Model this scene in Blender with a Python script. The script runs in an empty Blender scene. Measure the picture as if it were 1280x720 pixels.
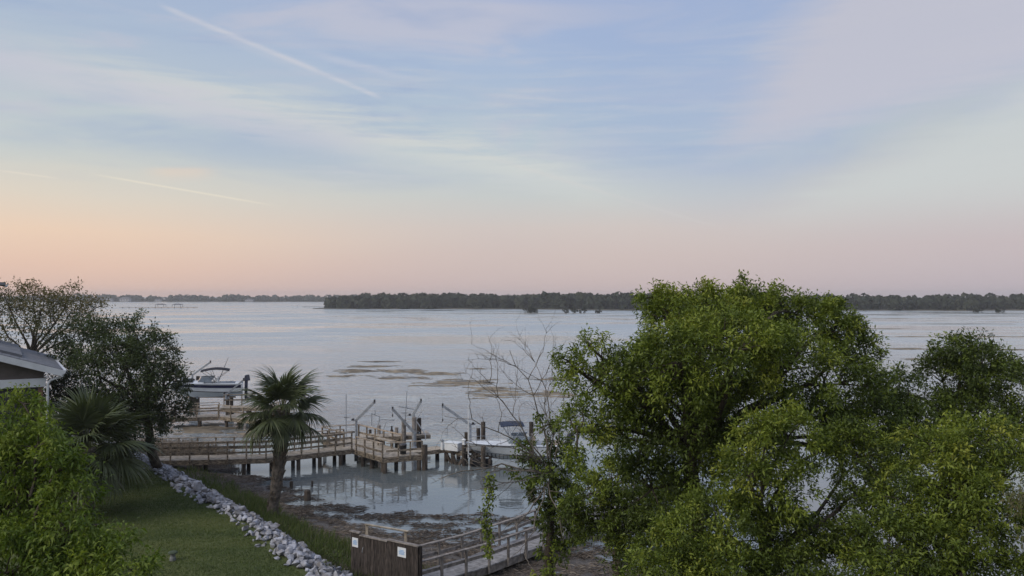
import bpy, bmesh, math, random
import numpy as np
from mathutils import Vector, Matrix, noise as mnoise

# ------------------------------------------------------------------ camera, sky, sun, exposure
SC = bpy.context.scene
COL = SC.collection
random.seed(7)
RNG = np.random.default_rng(11)
H, F, HZ = 10.0, 985.0, 371.0          # eye height in metres, focal length in photo pixels, horizon row


def srgb(r, g, b):
    f = lambda c: (c / 255 / 12.92) if c <= 10.3 else ((c / 255 + .055) / 1.055) ** 2.4
    return (f(r), f(g), f(b))


cam = bpy.data.cameras.new('camera')
cam.sensor_width = 36.0
cam.lens = F / 1280 * 36
cam.clip_start = .1
cam.clip_end = 60000
cam_o = bpy.data.objects.new('camera', cam)
COL.objects.link(cam_o)
cam_o.location = (0, 0, H)
cam_o.rotation_euler = (math.radians(90) + math.atan((HZ - 360) / F), 0, 0)
SC.camera = cam_o

SUN_EL, SUN_AZ = math.radians(38), math.radians(-128)     # azimuth from +Y towards +X
sun = bpy.data.lights.new('sun', 'SUN')
sun.energy = 1.5
sun.angle = math.radians(35)
sun.color = (1.0, .90, .76)
sun_o = bpy.data.objects.new('sun', sun)
COL.objects.link(sun_o)
sd = Vector((math.sin(SUN_AZ) * math.cos(SUN_EL), math.cos(SUN_AZ) * math.cos(SUN_EL), math.sin(SUN_EL)))
sun_o.rotation_euler = sd.to_track_quat('Z', 'Y').to_euler()
sun_o.location = (-40, 0, 60)

SC.view_settings.view_transform = 'Standard'
SC.view_settings.look = 'None'
SC.view_settings.exposure = .55
SC.view_settings.gamma = 1.0
SC.cycles.max_bounces = 6
SC.cycles.transparent_max_bounces = 8
SC.cycles.caustics_reflective = False
SC.cycles.caustics_refractive = False


class NT:
    """small node-graph writer"""
    def __init__(s, tree):
        s.t = tree
        tree.nodes.clear()

    def n(s, typ, **kw):
        nd = s.t.nodes.new(typ)
        for k, v in kw.items():
            setattr(nd, k, v)
        return nd

    def put(s, sock, v):
        if v is None:
            return
        if isinstance(v, bpy.types.NodeSocket):
            s.t.links.new(v, sock)
        else:
            if sock.type == 'RGBA' and len(v) == 3:
                v = (*v, 1)
            sock.default_value = v

    def m(s, op, a, b=None, c=None, clamp=False):
        nd = s.n('ShaderNodeMath', operation=op, use_clamp=clamp)
        for i, v in enumerate((a, b, c)):
            s.put(nd.inputs[i], v)
        return nd.outputs[0]

    def dot(s, a, v):
        nd = s.n('ShaderNodeVectorMath', operation='DOT_PRODUCT')
        s.put(nd.inputs[0], a)
        nd.inputs[1].default_value = v
        return nd.outputs['Value']

    def mr(s, v, a, b, c=0.0, d=1.0, smooth=True):
        nd = s.n('ShaderNodeMapRange', interpolation_type='SMOOTHSTEP' if smooth else 'LINEAR')
        for i, x in enumerate((v, a, b, c, d)):
            s.put(nd.inputs[i], x)
        return nd.outputs[0]

    def noise(s, vec, scale, detail=4, rough=.55, dist=0.0):
        nd = s.n('ShaderNodeTexNoise')
        if vec is not None:
            s.put(nd.inputs['Vector'], vec)
        nd.inputs['Scale'].default_value = scale
        nd.inputs['Detail'].default_value = detail
        nd.inputs['Roughness'].default_value = rough
        nd.inputs['Distortion'].default_value = dist
        return nd.outputs[0]

    def mapping(s, vec, loc=(0, 0, 0), rot=(0, 0, 0), scale=(1, 1, 1)):
        nd = s.n('ShaderNodeMapping')
        s.put(nd.inputs[0], vec)
        nd.inputs[1].default_value = loc
        nd.inputs[2].default_value = rot
        nd.inputs[3].default_value = scale
        return nd.outputs[0]

    def mix(s, fac, a, b, mode='MIX'):
        nd = s.n('ShaderNodeMix', data_type='RGBA', blend_type=mode)
        s.put(nd.inputs[0], fac)
        s.put(nd.inputs[6], a)
        s.put(nd.inputs[7], b)
        return nd.outputs[2]

    def ramp(s, fac, stops, interp='LINEAR'):
        nd = s.n('ShaderNodeValToRGB')
        s.put(nd.inputs[0], fac)
        cr = nd.color_ramp
        cr.interpolation = interp
        while len(cr.elements) < len(stops):
            cr.elements.new(.5)
        for e, (p, c) in zip(cr.elements, stops):
            e.position = p
            e.color = (*c, 1)
        return nd.outputs[0]


def vdir(px, py):
    return Vector(((px - 640) / F, 1, (HZ - py) / F)).normalized()


def build_world():
    w = bpy.data.worlds.new('World')
    SC.world = w
    w.use_nodes = True
    g = NT(w.node_tree)
    out = g.n('ShaderNodeOutputWorld')
    bg = g.n('ShaderNodeBackground')
    bg.inputs[1].default_value = .1
    g.t.links.new(bg.outputs[0], out.inputs[0])
    tc = g.n('ShaderNodeTexCoord').outputs['Generated']
    sep = g.n('ShaderNodeSeparateXYZ')
    g.put(sep.inputs[0], tc)
    X, Y, Z = sep.outputs
    sky = g.n('ShaderNodeTexSky', sky_type='NISHITA')
    sky.sun_disc = False
    sky.sun_elevation = SUN_EL
    sky.sun_rotation = SUN_AZ
    sky.air_density = 1.0
    sky.dust_density = 2.0
    sky.ozone_density = 2.0
    # thin high overcast: colour by height above the horizon, then streaks of cirrus
    zz = g.m('MAXIMUM', Z, 0.0)
    warp = g.noise(g.mapping(tc, scale=(1.2, 1.2, 5)), 2.0, 4, .5)
    zw = g.m('ADD', zz, g.m('MULTIPLY', g.m('SUBTRACT', warp, .5), .035))
    zr = g.m('MULTIPLY', zw, 2.0)
    base = g.ramp(zr, [(0.0, srgb(202, 182, 182)), (.10, srgb(206, 188, 184)), (.17, srgb(207, 194, 189)),
                       (.25, srgb(198, 200, 198)), (.38, srgb(182, 195, 204)), (.56, srgb(168, 184, 210)),
                       (.74, srgb(156, 172, 210)), (1.0, srgb(152, 168, 206))])
    left = g.mr(X, .02, -.55)
    warm = g.ramp(zr, [(0.0, srgb(222, 188, 176)), (.075, srgb(231, 196, 177)), (.145, srgb(236, 206, 182)),
                       (.225, srgb(222, 210, 194)), (.33, srgb(198, 204, 202)), (.60, srgb(172, 186, 206)),
                       (.8, srgb(160, 175, 206)), (1.0, srgb(152, 168, 206))])
    c = g.mix(left, base, warm)
    right = g.mr(X, .05, .60)
    cool = g.ramp(zr, [(0.0, srgb(188, 177, 186)), (.12, srgb(195, 181, 185)), (.24, srgb(196, 189, 190)),
                       (.38, srgb(186, 190, 194)), (.52, srgb(172, 182, 202)), (1.0, srgb(160, 172, 204))])
    c = g.mix(g.m('MULTIPLY', right, .9), c, cool)
    # wisps running from upper left to lower right
    st = g.mapping(tc, rot=(0, math.radians(17), 0), scale=(1.6, 1.0, 9))
    wis = g.noise(st, 2.2, 7, .58, .6)
    hi = g.mr(zz, .10, .22)
    wmask = g.m('MULTIPLY', g.mr(wis, .45, .70), hi)
    c = g.mix(g.m('MULTIPLY', wmask, .70), c, srgb(194, 193, 206))
    gap = g.noise(g.mapping(tc, loc=(3, 1, 7), rot=(0, math.radians(20), 0), scale=(1.5, 1.0, 7)), 1.7, 5, .55, .4)
    c = g.mix(g.m('MULTIPLY', g.m('MULTIPLY', g.mr(gap, .50, .68), hi), .62), c, srgb(150, 168, 202))
    fib = g.noise(g.mapping(tc, rot=(0, math.radians(18), 0), scale=(2, 1, 22)), 4.0, 6, .6, .3)

    fm = g.m('MULTIPLY', g.mr(fib, .42, .68), g.mr(zz, .09, .17))
    big = g.mr(g.noise(g.mapping(tc, loc=(5, 2, 1), scale=(1.3, 1, 3.5)), 1.6, 3, .5), .40, .62)
    c = g.mix(g.m('MULTIPLY', g.m('MULTIPLY', fm, big), .55), c, srgb(206, 206, 206))

    def band(c, p, q, width, strength, col, soft=0.03, rough=0.0, lo=-.02, hi=None):
        a, b = vdir(*p), vdir(*q)
        nrm = a.cross(b).normalized()
        tng = (b - a).normalized()
        d = g.dot(tc, tuple(nrm))
        if rough:
            d = g.m('ADD', d, g.m('MULTIPLY', g.m('SUBTRACT', fib, .5), rough))
        m = g.mr(g.m('ABSOLUTE', d), 0.0, width, 1.0, 0.0)
        t = g.dot(tc, tuple(tng))
        ta, tb = a.dot(tng), b.dot(tng)
        m = g.m('MULTIPLY', m, g.mr(t, ta - soft, ta + soft))
        m = g.m('MULTIPLY', m, g.mr(t, tb + soft, tb - soft))
        if rough:
            m = g.m('MULTIPLY', m, g.mr(fib, .28, .62, .35, 1.0))
        return g.mix(g.m('MULTIPLY', m, strength), c, col)

    cream, lil = srgb(208, 210, 206), srgb(200, 197, 210)
    c = band(c, (60, 85), (760, 235), .042, .8, cream, .12, .07)
    c = band(c, (-200, 30), (420, 175), .030, .55, lil, .12, .05)
    c = band(c, (560, 190), (720, 222), .020, .5, cream, .05, .03)
    c = band(c, (-20, 180), (250, 200), .020, .45, srgb(196, 200, 200), .06, .04)
    c = band(c, (190, 218), (262, 216), .012, .55, srgb(226, 206, 188), .02, .02)
    c = band(c, (205, 8), (472, 120), .0048, .50, srgb(214, 210, 214), .012, .0022)
    c = band(c, (255, 34), (400, 93), .011, .25, srgb(206, 204, 210), .05, .006)
    c = band(c, (395, 68), (505, 96), .008, .40, srgb(204, 204, 214), .04, .008)
    c = band(c, (0, 213), (66, 222), .0016, .40, srgb(238, 226, 208), .008)
    c = band(c, (130, 220), (326, 254), .0018, .48, srgb(240, 228, 206), .03)
    c = band(c, (640, 205), (890, 282), .0030, .25, srgb(212, 206, 202), .04)
    c = band(c, (560, 180), (760, 242), .0060, .25, srgb(208, 206, 204), .04, .004)
    # two broad banks of cirrus on the right
    def bank(c, p, q, edge, depth, x0, strength, col):
        a, b = vdir(*p), vdir(*q)
        nrm = a.cross(b).normalized()
        if nrm.z < 0:
            nrm = -nrm
        d = g.m('ADD', g.dot(tc, tuple(nrm)), g.m('MULTIPLY', g.m('SUBTRACT', fib, .5), .05))
        m = g.m('MULTIPLY', g.mr(d, -edge, 0.0), g.mr(d, depth, depth * .25))
        m = g.m('MULTIPLY', m, g.mr(g.m('ADD', g.m('SUBTRACT', X, g.m('MULTIPLY', Z, .5)), g.m('MULTIPLY', g.m('ADD', fib, warp), .07)), x0, x0 + .10))
        return g.mix(g.m('MULTIPLY', m, strength), c, col)
    deep = g.m('MULTIPLY', g.mr(g.dot(tc, tuple(vdir(900, 20))), .965, .999), .55)
    c = g.mix(deep, c, srgb(156, 174, 208))
    c = bank(c, (960, 150), (1280, 62), .045, .5, .19, .95, srgb(192, 191, 203))
    a, b = vdir(880, 300), vdir(1280, 105)
    nrm = a.cross(b).normalized()
    nrm = -nrm if nrm.z < 0 else nrm
    d = g.m('ADD', g.dot(tc, tuple(nrm)), g.m('MULTIPLY', g.m('SUBTRACT', fib, .5), .05))
    m = g.m('MULTIPLY', g.mr(d, .02, -.035), g.m('MULTIPLY', g.mr(X, .16, .36), g.mr(zz, .06, .14)))
    c = g.mix(g.m('MULTIPLY', m, .75), c, srgb(203, 206, 204))
    veil = g.mix(1.0, c, (7.1, 7.15, 7.1), 'MULTIPLY')
    fin = g.mix(.93, sky.outputs[0], veil)
    g.put(bg.inputs[0], fin)


build_world()

# ------------------------------------------------------------------ helpers
LOC = {}


def at(px, py, Y):
    """point seen at photo pixel px,py when it stands Y metres away"""
    return Vector(((px - 640) / F * Y, Y, H + (HZ - py) / F * Y))


def on(px, py, z):
    Y = (H - z) * F / (py - HZ)
    return Vector(((px - 640) / F * Y, Y, z))


def tag(o, label=None, cat=None, group=None, kind=None):
    if label:
        o['label'] = label
    if cat:
        o['category'] = cat
    if group:
        o['group'] = group
    if kind:
        o['kind'] = kind
    return o


def thing(name, loc, label, cat, group=None):
    o = bpy.data.objects.new(name, None)
    o.empty_display_size = .3
    COL.objects.link(o)
    o.location = loc
    LOC[o] = Vector(loc)
    return tag(o, label, cat, group)


def place(name, me, mat, parent=None, loc=(0, 0, 0)):
    if mat is not None and not me.materials:
        me.materials.append(mat)
    o = bpy.data.objects.new(name, me)
    COL.objects.link(o)
    o.parent = parent
    o.location = loc
    LOC[o] = Vector(loc) + (LOC.get(parent, Vector()) if parent else Vector())
    return o


def np_mesh(name, verts, faces_n, attr=None, smooth=False):
    """verts (N,3); faces_n (M,k) index array"""
    me = bpy.data.meshes.new(name)
    verts = np.asarray(verts, np.float32)
    fa = np.asarray(faces_n, np.int32)
    k = fa.shape[1]
    me.vertices.add(len(verts))
    me.vertices.foreach_set('co', verts.ravel())
    me.loops.add(fa.size)
    me.loops.foreach_set('vertex_index', fa.ravel())
    me.polygons.add(len(fa))
    me.polygons.foreach_set('loop_start', np.arange(0, fa.size, k, dtype=np.int32))
    try:
        me.polygons.foreach_set('loop_total', np.full(len(fa), k, np.int32))
    except Exception:
        pass
    if smooth:
        me.polygons.foreach_set('use_smooth', np.ones(len(fa), bool))
    if attr is not None:
        a = me.attributes.new('tint', 'FLOAT', 'POINT')
        a.data.foreach_set('value', np.asarray(attr, np.float32))
    me.update(calc_edges=True)
    return me


class MB:
    def __init__(s):
        s.v, s.f = [], []

    def add(s, vs, fs):
        n = len(s.v)
        s.v += [Vector(v) for v in vs]
        s.f += [tuple(i + n for i in f) for f in fs]
        return s

    def hexa(s, c8):
        return s.add(c8, [(3, 2, 1, 0), (4, 5, 6, 7), (0, 1, 5, 4), (1, 2, 6, 5), (2, 3, 7, 6), (3, 0, 4, 7)])

    def box(s, c, size, yaw=0.0):
        x, y, z = (k / 2 for k in size)
        R = Matrix.Rotation(yaw, 3, 'Z')
        c = Vector(c)
        return s.hexa([c + R @ Vector(p) for p in ((-x, -y, -z), (x, -y, -z), (x, y, -z), (-x, y, -z), (-x, -y, z), (x, -y, z), (x, y, z), (-x, y, z))])

    def beam(s, a, b, w, h, up=(0, 0, 1)):
        a, b = Vector(a), Vector(b)
        d = (b - a).normalized()
        u = Vector(up)
        if abs(d.dot(u)) > .98:
            u = Vector((0, 1, 0))
        sd_ = d.cross(u).normalized() * (w / 2)
        u2 = sd_.cross(d).normalized() * (h / 2)
        return s.hexa([a - sd_ - u2, a + sd_ - u2, a + sd_ + u2, a - sd_ + u2, b - sd_ - u2, b + sd_ - u2, b + sd_ + u2, b - sd_ + u2])

    def tube(s, pts, rad, n=8, cap=True):
        pts = [Vector(p) for p in pts]
        if not hasattr(rad, '__len__'):
            rad = [rad] * len(pts)
        base = len(s.v)
        ref = None
        for i, p in enumerate(pts):
            d = (pts[min(i + 1, len(pts) - 1)] - pts[max(i - 1, 0)])
            d = d.normalized() if d.length > 1e-9 else Vector((0, 0, 1))
            if ref is None:
                ref = Vector((1, 0, 0)) if abs(d.x) < .8 else Vector((0, 1, 0))
            a = (ref - d * ref.dot(d)).normalized()
            ref = a
            b = d.cross(a)
            for k in range(n):
                t = 2 * math.pi * k / n
                s.v.append(p + (a * math.cos(t) + b * math.sin(t)) * rad[i])
        for i in range(len(pts) - 1):
            for k in range(n):
                k2 = (k + 1) % n
                s.f.append((base + i * n + k, base + i * n + k2, base + (i + 1) * n + k2, base + (i + 1) * n + k))
        if cap:
            s.f.append(tuple(base + k for k in reversed(range(n))))
            s.f.append(tuple(base + (len(pts) - 1) * n + k for k in range(n)))
        return s

    def lathe(s, c, prof, n=16):
        c = Vector(c)
        base = len(s.v)
        for r, z in prof:
            for k in range(n):
                t = 2 * math.pi * k / n
                s.v.append(c + Vector((r * math.cos(t), r * math.sin(t), z)))
        for i in range(len(prof) - 1):
            for k in range(n):
                k2 = (k + 1) % n
                s.f.append((base + i * n + k, base + i * n + k2, base + (i + 1) * n + k2, base + (i + 1) * n + k))
        s.f.append(tuple(base + k for k in reversed(range(n))))
        s.f.append(tuple(base + (len(prof) - 1) * n + k for k in range(n)))
        return s

    def prism(s, poly, z0, z1):
        n = len(poly)
        vs = [Vector((x, y, z0)) for x, y in poly] + [Vector((x, y, z1)) for x, y in poly]
        fs = [tuple(reversed(range(n))), tuple(range(n, 2 * n))]
        fs += [(i, (i + 1) % n, (i + 1) % n + n, i + n) for i in range(n)]
        return s.add(vs, fs)

    def build(s, name, mat, parent=None, smooth=False, bevel=0.0):
        org = LOC.get(parent, Vector()) if parent else Vector()
        me = bpy.data.meshes.new(name)
        me.from_pydata([tuple(v - org) for v in s.v], [], s.f)
        if bevel or True:
            bm = bmesh.new()
            bm.from_mesh(me)
            bmesh.ops.recalc_face_normals(bm, faces=bm.faces)
            if bevel:
                bmesh.ops.bevel(bm, geom=bm.edges[:], offset=bevel, segments=1, affect='EDGES')
            bm.to_mesh(me)
            bm.free()
        if smooth:
            for p in me.polygons:
                p.use_smooth = True
        me.materials.append(mat)
        return place(name, me, mat, parent)


# ------------------------------------------------------------------ materials
MATS = {}


def pbr(name, col, rough=.7, var=.25, scale=3.0, stretch=(1, 1, 1), metal=0.0, bump=0.0, bscale=None, col2=None, spec=.3):
    m = bpy.data.materials.new(name)
    m.use_nodes = True
    g = NT(m.node_tree)
    out = g.n('ShaderNodeOutputMaterial')
    b = g.n('ShaderNodeBsdfPrincipled')
    g.t.links.new(b.outputs[0], out.inputs[0])
    tc = g.n('ShaderNodeTexCoord').outputs['Object']
    geo = g.n('ShaderNodeNewGeometry').outputs['Position']
    v = g.mapping(geo, scale=stretch)
    nz = g.noise(v, scale, 6, .6)
    c2 = col2 or tuple(max(0, k * (1 - var * 1.6)) for k in col)
    c1 = tuple(min(1, k * (1 + var)) for k in col)
    c = g.mix(g.mr(nz, .3, .7), c2, c1)
    oi = g.n('ShaderNodeObjectInfo').outputs['Random']
    c = g.mix(1.0, c, g.ramp(oi, [(0, (1 - var * .6,) * 3), (1, (1 + var * .3,) * 3)]), 'MULTIPLY')
    g.put(b.inputs['Base Color'], c)
    g.put(b.inputs['Roughness'], g.mr(nz, .2, .8, rough * .85, min(1, rough * 1.15)))
    b.inputs['Metallic'].default_value = metal
    b.inputs['Specular IOR Level'].default_value = spec
    if bump:
        bp = g.n('ShaderNodeBump')
        bp.inputs['Strength'].default_value = bump
        bp.inputs['Distance'].default_value = .02
        g.put(bp.inputs['Height'], g.noise(v, bscale or scale * 4, 5, .6))
        g.put(b.inputs['Normal'], bp.outputs[0])
    MATS[name] = m
    return m


def leafmat(name, stops, trans=.3, rough=.5):
    m = bpy.data.materials.new(name)
    m.use_nodes = True
    g = NT(m.node_tree)
    out = g.n('ShaderNodeOutputMaterial')
    at_ = g.n('ShaderNodeAttribute', attribute_name='tint').outputs['Fac']
    c = g.ramp(at_, stops)
    b = g.n('ShaderNodeBsdfPrincipled')
    g.put(b.inputs['Base Color'], c)
    b.inputs['Roughness'].default_value = rough
    b.inputs['Specular IOR Level'].default_value = .25
    tr = g.n('ShaderNodeBsdfTranslucent')
    g.put(tr.inputs[0], g.mix(1.0, c, (1.25, 1.3, .6), 'MULTIPLY'))
    mx = g.n('ShaderNodeMixShader')
    mx.inputs[0].default_value = trans
    g.t.links.new(b.outputs[0], mx.inputs[1])
    g.t.links.new(tr.outputs[0], mx.inputs[2])
    g.t.links.new(mx.outputs[0], out.inputs[0])
    return m


M_wood = pbr('weathered_wood', (.255, .21, .16), .85, .45, 5, (1, 1, 3), bump=.5)
M_deck = pbr('deck_wood', (.37, .325, .265), .85, .25, 4, bump=.4)
M_cap = pbr('rail_wood', (.32, .265, .205), .85, .3, 4, bump=.4)
M_tan = pbr('tan_wood', (.36, .28, .20), .85, .25, 4, bump=.4)
M_pile = pbr('piling_wood', (.075, .062, .052), .9, .4, 4, (1, 1, .4), bump=.6)
M_gate = pbr('gate_wood', (.060, .050, .045), .85, .5, 6, (6, 6, .6), bump=.5)
M_grey_wood = pbr('grey_wood', (.23, .21, .195), .85, .3, 5, bump=.5)
M_galv = pbr('galvanised_steel', (.30, .33, .37), .5, .2, 6, metal=.3)
M_dark_metal = pbr('dark_metal', (.06, .06, .065), .5, .3, 6, metal=.3)
M_white = pbr('white_paint', (.62, .64, .66), .5, .08, 2)
M_house_white = pbr('house_white_paint', (.55, .58, .62), .6, .06, 2)
M_gel = pbr('white_gelcoat', (.66, .70, .74), .25, .05, 1.5, spec=.5)
M_navy = pbr('navy_gelcoat', (.014, .018, .06), .25, .1, 2, spec=.5)
M_canvas_black = pbr('black_canvas', (.022, .022, .03), .9, .2, 4)
M_canvas_blue = pbr('blue_canvas', (.030, .042, .075), .9, .2, 4)
M_vinyl = pbr('tan_vinyl', (.30, .25, .21), .7, .15, 4)
M_black = pbr('black_rubber', (.015, .015, .017), .6, .3, 4)
M_motor = pbr('motor_paint', (.04, .045, .07), .35, .2, 4, spec=.5)
M_bluegrey = pbr('hull_bottom_paint', (.16, .18, .21), .6, .2, 3)
M_sign = pbr('sign_white', (.62, .66, .70), .5, .05, 4)
M_sign_blue = pbr('sign_blue', (.18, .36, .62), .5, .05, 4)
M_rock = pbr('riprap_rock', (.31, .325, .37), .9, .45, 2.6, bump=.6, bscale=18, col2=(.13, .125, .125))
M_bark = pbr('bark', (.075, .062, .050), .95, .4, 7, (1, 1, .3), bump=.9, bscale=20)
M_deadbark = pbr('dead_bark', (.19, .17, .15), .95, .35, 7, (1, 1, .4), bump=.6)
M_palmbark = pbr('palm_bark', (.105, .092, .080), .95, .4, 6, bump=.8)
M_boot = pbr('palm_boot', (.12, .098, .075), .95, .35, 8)
M_roof = pbr('grey_roofing', (.17, .18, .20), .85, .2, 2.5, bump=.3)
M_screen = pbr('porch_screen', (.022, .022, .03), .6, .2, 3, spec=.5)
M_housewall = pbr('house_siding', (.095, .082, .078), .8, .15, 2)
M_brownpost = pbr('porch_post', (.17, .10, .07), .8, .2, 3)
M_farwhite = pbr('far_white_wall', (.40, .40, .42), .8, .05, .1)
M_farroof = pbr('far_roof', (.12, .12, .13), .8, .05, .1)
M_rope = pbr('rope', (.25, .24, .22), .9, .1, 5)
M_stump = pbr('capped_post_paint', (.16, .17, .17), .8, .2, 8)

# glass for the boat windscreens
M_glass = bpy.data.materials.new('windscreen_glass')
M_glass.use_nodes = True
_g = NT(M_glass.node_tree)
_o = _g.n('ShaderNodeOutputMaterial')
_b = _g.n('ShaderNodeBsdfPrincipled')
_b.inputs['Base Color'].default_value = (.30, .36, .42, 1)
_b.inputs['Roughness'].default_value = .06
_b.inputs['Transmission Weight'].default_value = .6
_g.t.links.new(_b.outputs[0], _o.inputs[0])

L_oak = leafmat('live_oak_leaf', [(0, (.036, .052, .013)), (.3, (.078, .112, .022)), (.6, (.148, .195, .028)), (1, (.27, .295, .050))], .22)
L_dark = leafmat('dark_leaf', [(0, (.024, .032, .016)), (.5, (.062, .088, .034)), (1, (.120, .148, .052))], .25)
L_bright = leafmat('bright_leaf', [(0, (.045, .080, .014)), (.5, (.11, .165, .024)), (1, (.24, .29, .05))], .35)
L_olive = leafmat('olive_leaf', [(0, (.07, .075, .034)), (.5, (.105, .105, .045)), (1, (.18, .135, .075))], .3)
L_palm = leafmat('palm_leaf', [(0, (.042, .055, .028)), (.5, (.078, .098, .044)), (1, (.145, .158, .075))], .15, .45)
L_dead = leafmat('dead_leaf', [(0, (.06, .045, .03)), (1, (.17, .13, .09))], .1, .8)
L_far = leafmat('far_foliage', [(0, (.018, .026, .018)), (.5, (.034, .044, .028)), (1, (.060, .066, .040))], .1, .9)
L_grass = leafmat('grass_blade', [(0, (.044, .066, .020)), (.5, (.086, .122, .033)), (1, (.145, .155, .055))], .2, .7)
L_marsh = leafmat('marsh_blade', [(0, (.045, .065, .022)), (.5, (.090, .125, .036)), (1, (.19, .17, .10))], .25, .7)
L_wrack = leafmat('wrack_straw', [(0, (.035, .028, .022)), (.5, (.125, .102, .082)), (1, (.27, .235, .195))], .05, .9)

# ------------------------------------------------------------------ ground, water
BANK = [(-300, 190), (-120, 98), (-60, 66), (-38, 57), (-22.5, 45.6), (-17.3, 39.6), (-10.2, 31), (-6.0, 25.2), (-2.2, 20.6), (12, 17), (40, 10), (140, -30)]


def bank_r(x, y):
    """signed distance to the line of the rocks, positive on the lawn side"""
    x, y = np.asarray(x, float), np.asarray(y, float)
    best = np.full(x.shape, 1e9)
    sg = np.ones(x.shape)
    for (ax, ay), (bx, by) in zip(BANK[:-1], BANK[1:]):
        dx, dy = bx - ax, by - ay
        L2 = dx * dx + dy * dy
        t = np.clip(((x - ax) * dx + (y - ay) * dy) / L2, 0, 1)
        qx, qy = ax + t * dx, ay + t * dy
        d = np.hypot(x - qx, y - qy)
        cr = dx * (y - ay) - dy * (x - ax)
        m = d < best - 1e-9
        best = np.where(m, d, best)
        sg = np.where(m, np.where(cr > 0, -1.0, 1.0), sg)
    return best * sg


def lattice_noise(x, y, seed):
    def hsh(i, j):
        n = (i * 374761393 + j * 668265263 + seed * 1442695041) & 0x7fffffff
        n = (n ^ (n >> 13)) * 1274126177 & 0x7fffffff
        return ((n ^ (n >> 16)) & 0xffff) / 65535.0
    i, j = np.floor(x).astype(np.int64), np.floor(y).astype(np.int64)
    u, v = x - i, y - j
    u, v = u * u * (3 - 2 * u), v * v * (3 - 2 * v)
    a, b, c, d = hsh(i, j), hsh(i + 1, j), hsh(i, j + 1), hsh(i + 1, j + 1)
    return (a * (1 - u) + b * u) * (1 - v) + (c * (1 - u) + d * u) * v


def fbm(x, y, seed, oct=4):
    s, a, t = 0, 1, 0
    for k in range(oct):
        s = s + a * lattice_noise(x * 2 ** k + 13.1 * k, y * 2 ** k + 7.7 * k, seed + k)
        t += a
        a *= .55
    return s / t


def ground_z(x, y):
    x, y = np.asarray(x, float), np.asarray(y, float)
    r = bank_r(x, y)
    W = np.interp(x, [-30, -13, -9.5, -7, -4, 1, 4], [5.4, 5.3, 4.6, 5.4, 6.8, 9.9, 12.2])
    u = -r / W
    z = np.interp(u, [-4, -.10, .12, .30, .66, .86, 1.0, 1.22, 1.8, 4], [1.75, 1.42, .80, .50, .075, .010, -.028, -.10, -.5, -1.3])
    nz = fbm(x * .8 + .3 * y, y * 2.6, 5, 5) - .5
    amp = np.interp(u, [-.2, .2, .7, 1.0, 1.5, 2.2], [.05, .12, .15, .13, .10, .05])
    return z + nz * amp


def grid_mesh(name, xs, ys, fn):
    gx, gy = np.meshgrid(xs, ys)
    z = fn(gx, gy)
    v = np.stack([gx, gy, z], -1).reshape(-1, 3)
    nx, ny = len(xs), len(ys)
    i = np.arange(nx * ny).reshape(ny, nx)
    f = np.stack([i[:-1, :-1], i[:-1, 1:], i[1:, 1:], i[1:, :-1]], -1).reshape(-1, 4)
    return np_mesh(name, v, f, smooth=True)


def ground_material():
    m = bpy.data.materials.new('shore_ground')
    m.use_nodes = True
    g = NT(m.node_tree)
    out = g.n('ShaderNodeOutputMaterial')
    b = g.n('ShaderNodeBsdfPrincipled')
    g.t.links.new(b.outputs[0], out.inputs[0])
    pos = g.n('ShaderNodeNewGeometry').outputs['Position']
    a = g.n('ShaderNodeAttribute', attribute_name='tint').outputs['Fac']   # 0 mud .. .5 marsh .. 1 lawn
    n1 = g.noise(pos, .55, 6, .6)
    n2 = g.noise(pos, 6.0, 6, .7)
    lawn = g.mix(g.mr(n1, .3, .7), (.052, .074, .022), (.104, .120, .040))
    lawn = g.mix(g.m('MULTIPLY', g.mr(n2, .45, .8), .5), lawn, (.085, .088, .04))
    marsh = g.mix(g.mr(n2, .35, .65), (.070, .060, .048), (.145, .122, .100))
    mud = g.mix(g.mr(n2, .3, .7), (.055, .049, .042), (.125, .108, .092))
    fac = g.m('ADD', a, g.m('MULTIPLY', g.m('SUBTRACT', n2, .5), .12))
    c = g.mix(g.mr(fac, .10, .34), mud, marsh)
    c = g.mix(g.mr(fac, .66, .74), c, lawn)
    g.put(b.inputs['Base Color'], c)
    g.put(b.inputs['Roughness'], g.mr(a, .05, .35, .45, .95))
    b.inputs['Specular IOR Level'].default_value = .3
    bp = g.n('ShaderNodeBump')
    bp.inputs['Strength'].default_value = .7
    bp.inputs['Distance'].default_value = .06
    g.put(bp.inputs['Height'], g.noise(pos, 9.0, 6, .7))
    g.put(b.inputs['Normal'], bp.outputs[0])
    return m


def axis(parts):
    o = []
    for a, b, st in parts:
        o += list(np.arange(a, b, st))
    return np.array(o + [parts[-1][1]])


gxs = axis([(-420, -60, 12), (-60, -20, .8), (-20, 12, .13), (12, 45, .6), (45, 240, 13)])
gys = axis([(-60, 4, 4), (4, 26, .4), (26, 48, .13), (48, 75, .8), (75, 260, 12)])
me = grid_mesh('ground', gxs, gys, ground_z)
co = np.empty(len(me.vertices) * 3, np.float32)
me.vertices.foreach_get('co', co)
co = co.reshape(-1, 3)
rr = bank_r(co[:, 0], co[:, 1])
zone = np.where(rr > -.6, np.interp(rr, [-.6, .9], [.6, .85]), np.interp(co[:, 2], [-.1, .02, .14, .5], [0, .04, .30, .5]))
aa = me.attributes.new('tint', 'FLOAT', 'POINT')
aa.data.foreach_set('value', zone.astype(np.float32))
tag(place('ground', me, ground_material()), 'shore ground, mown lawn sloping to brown marsh and mud', kind='structure')


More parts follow.
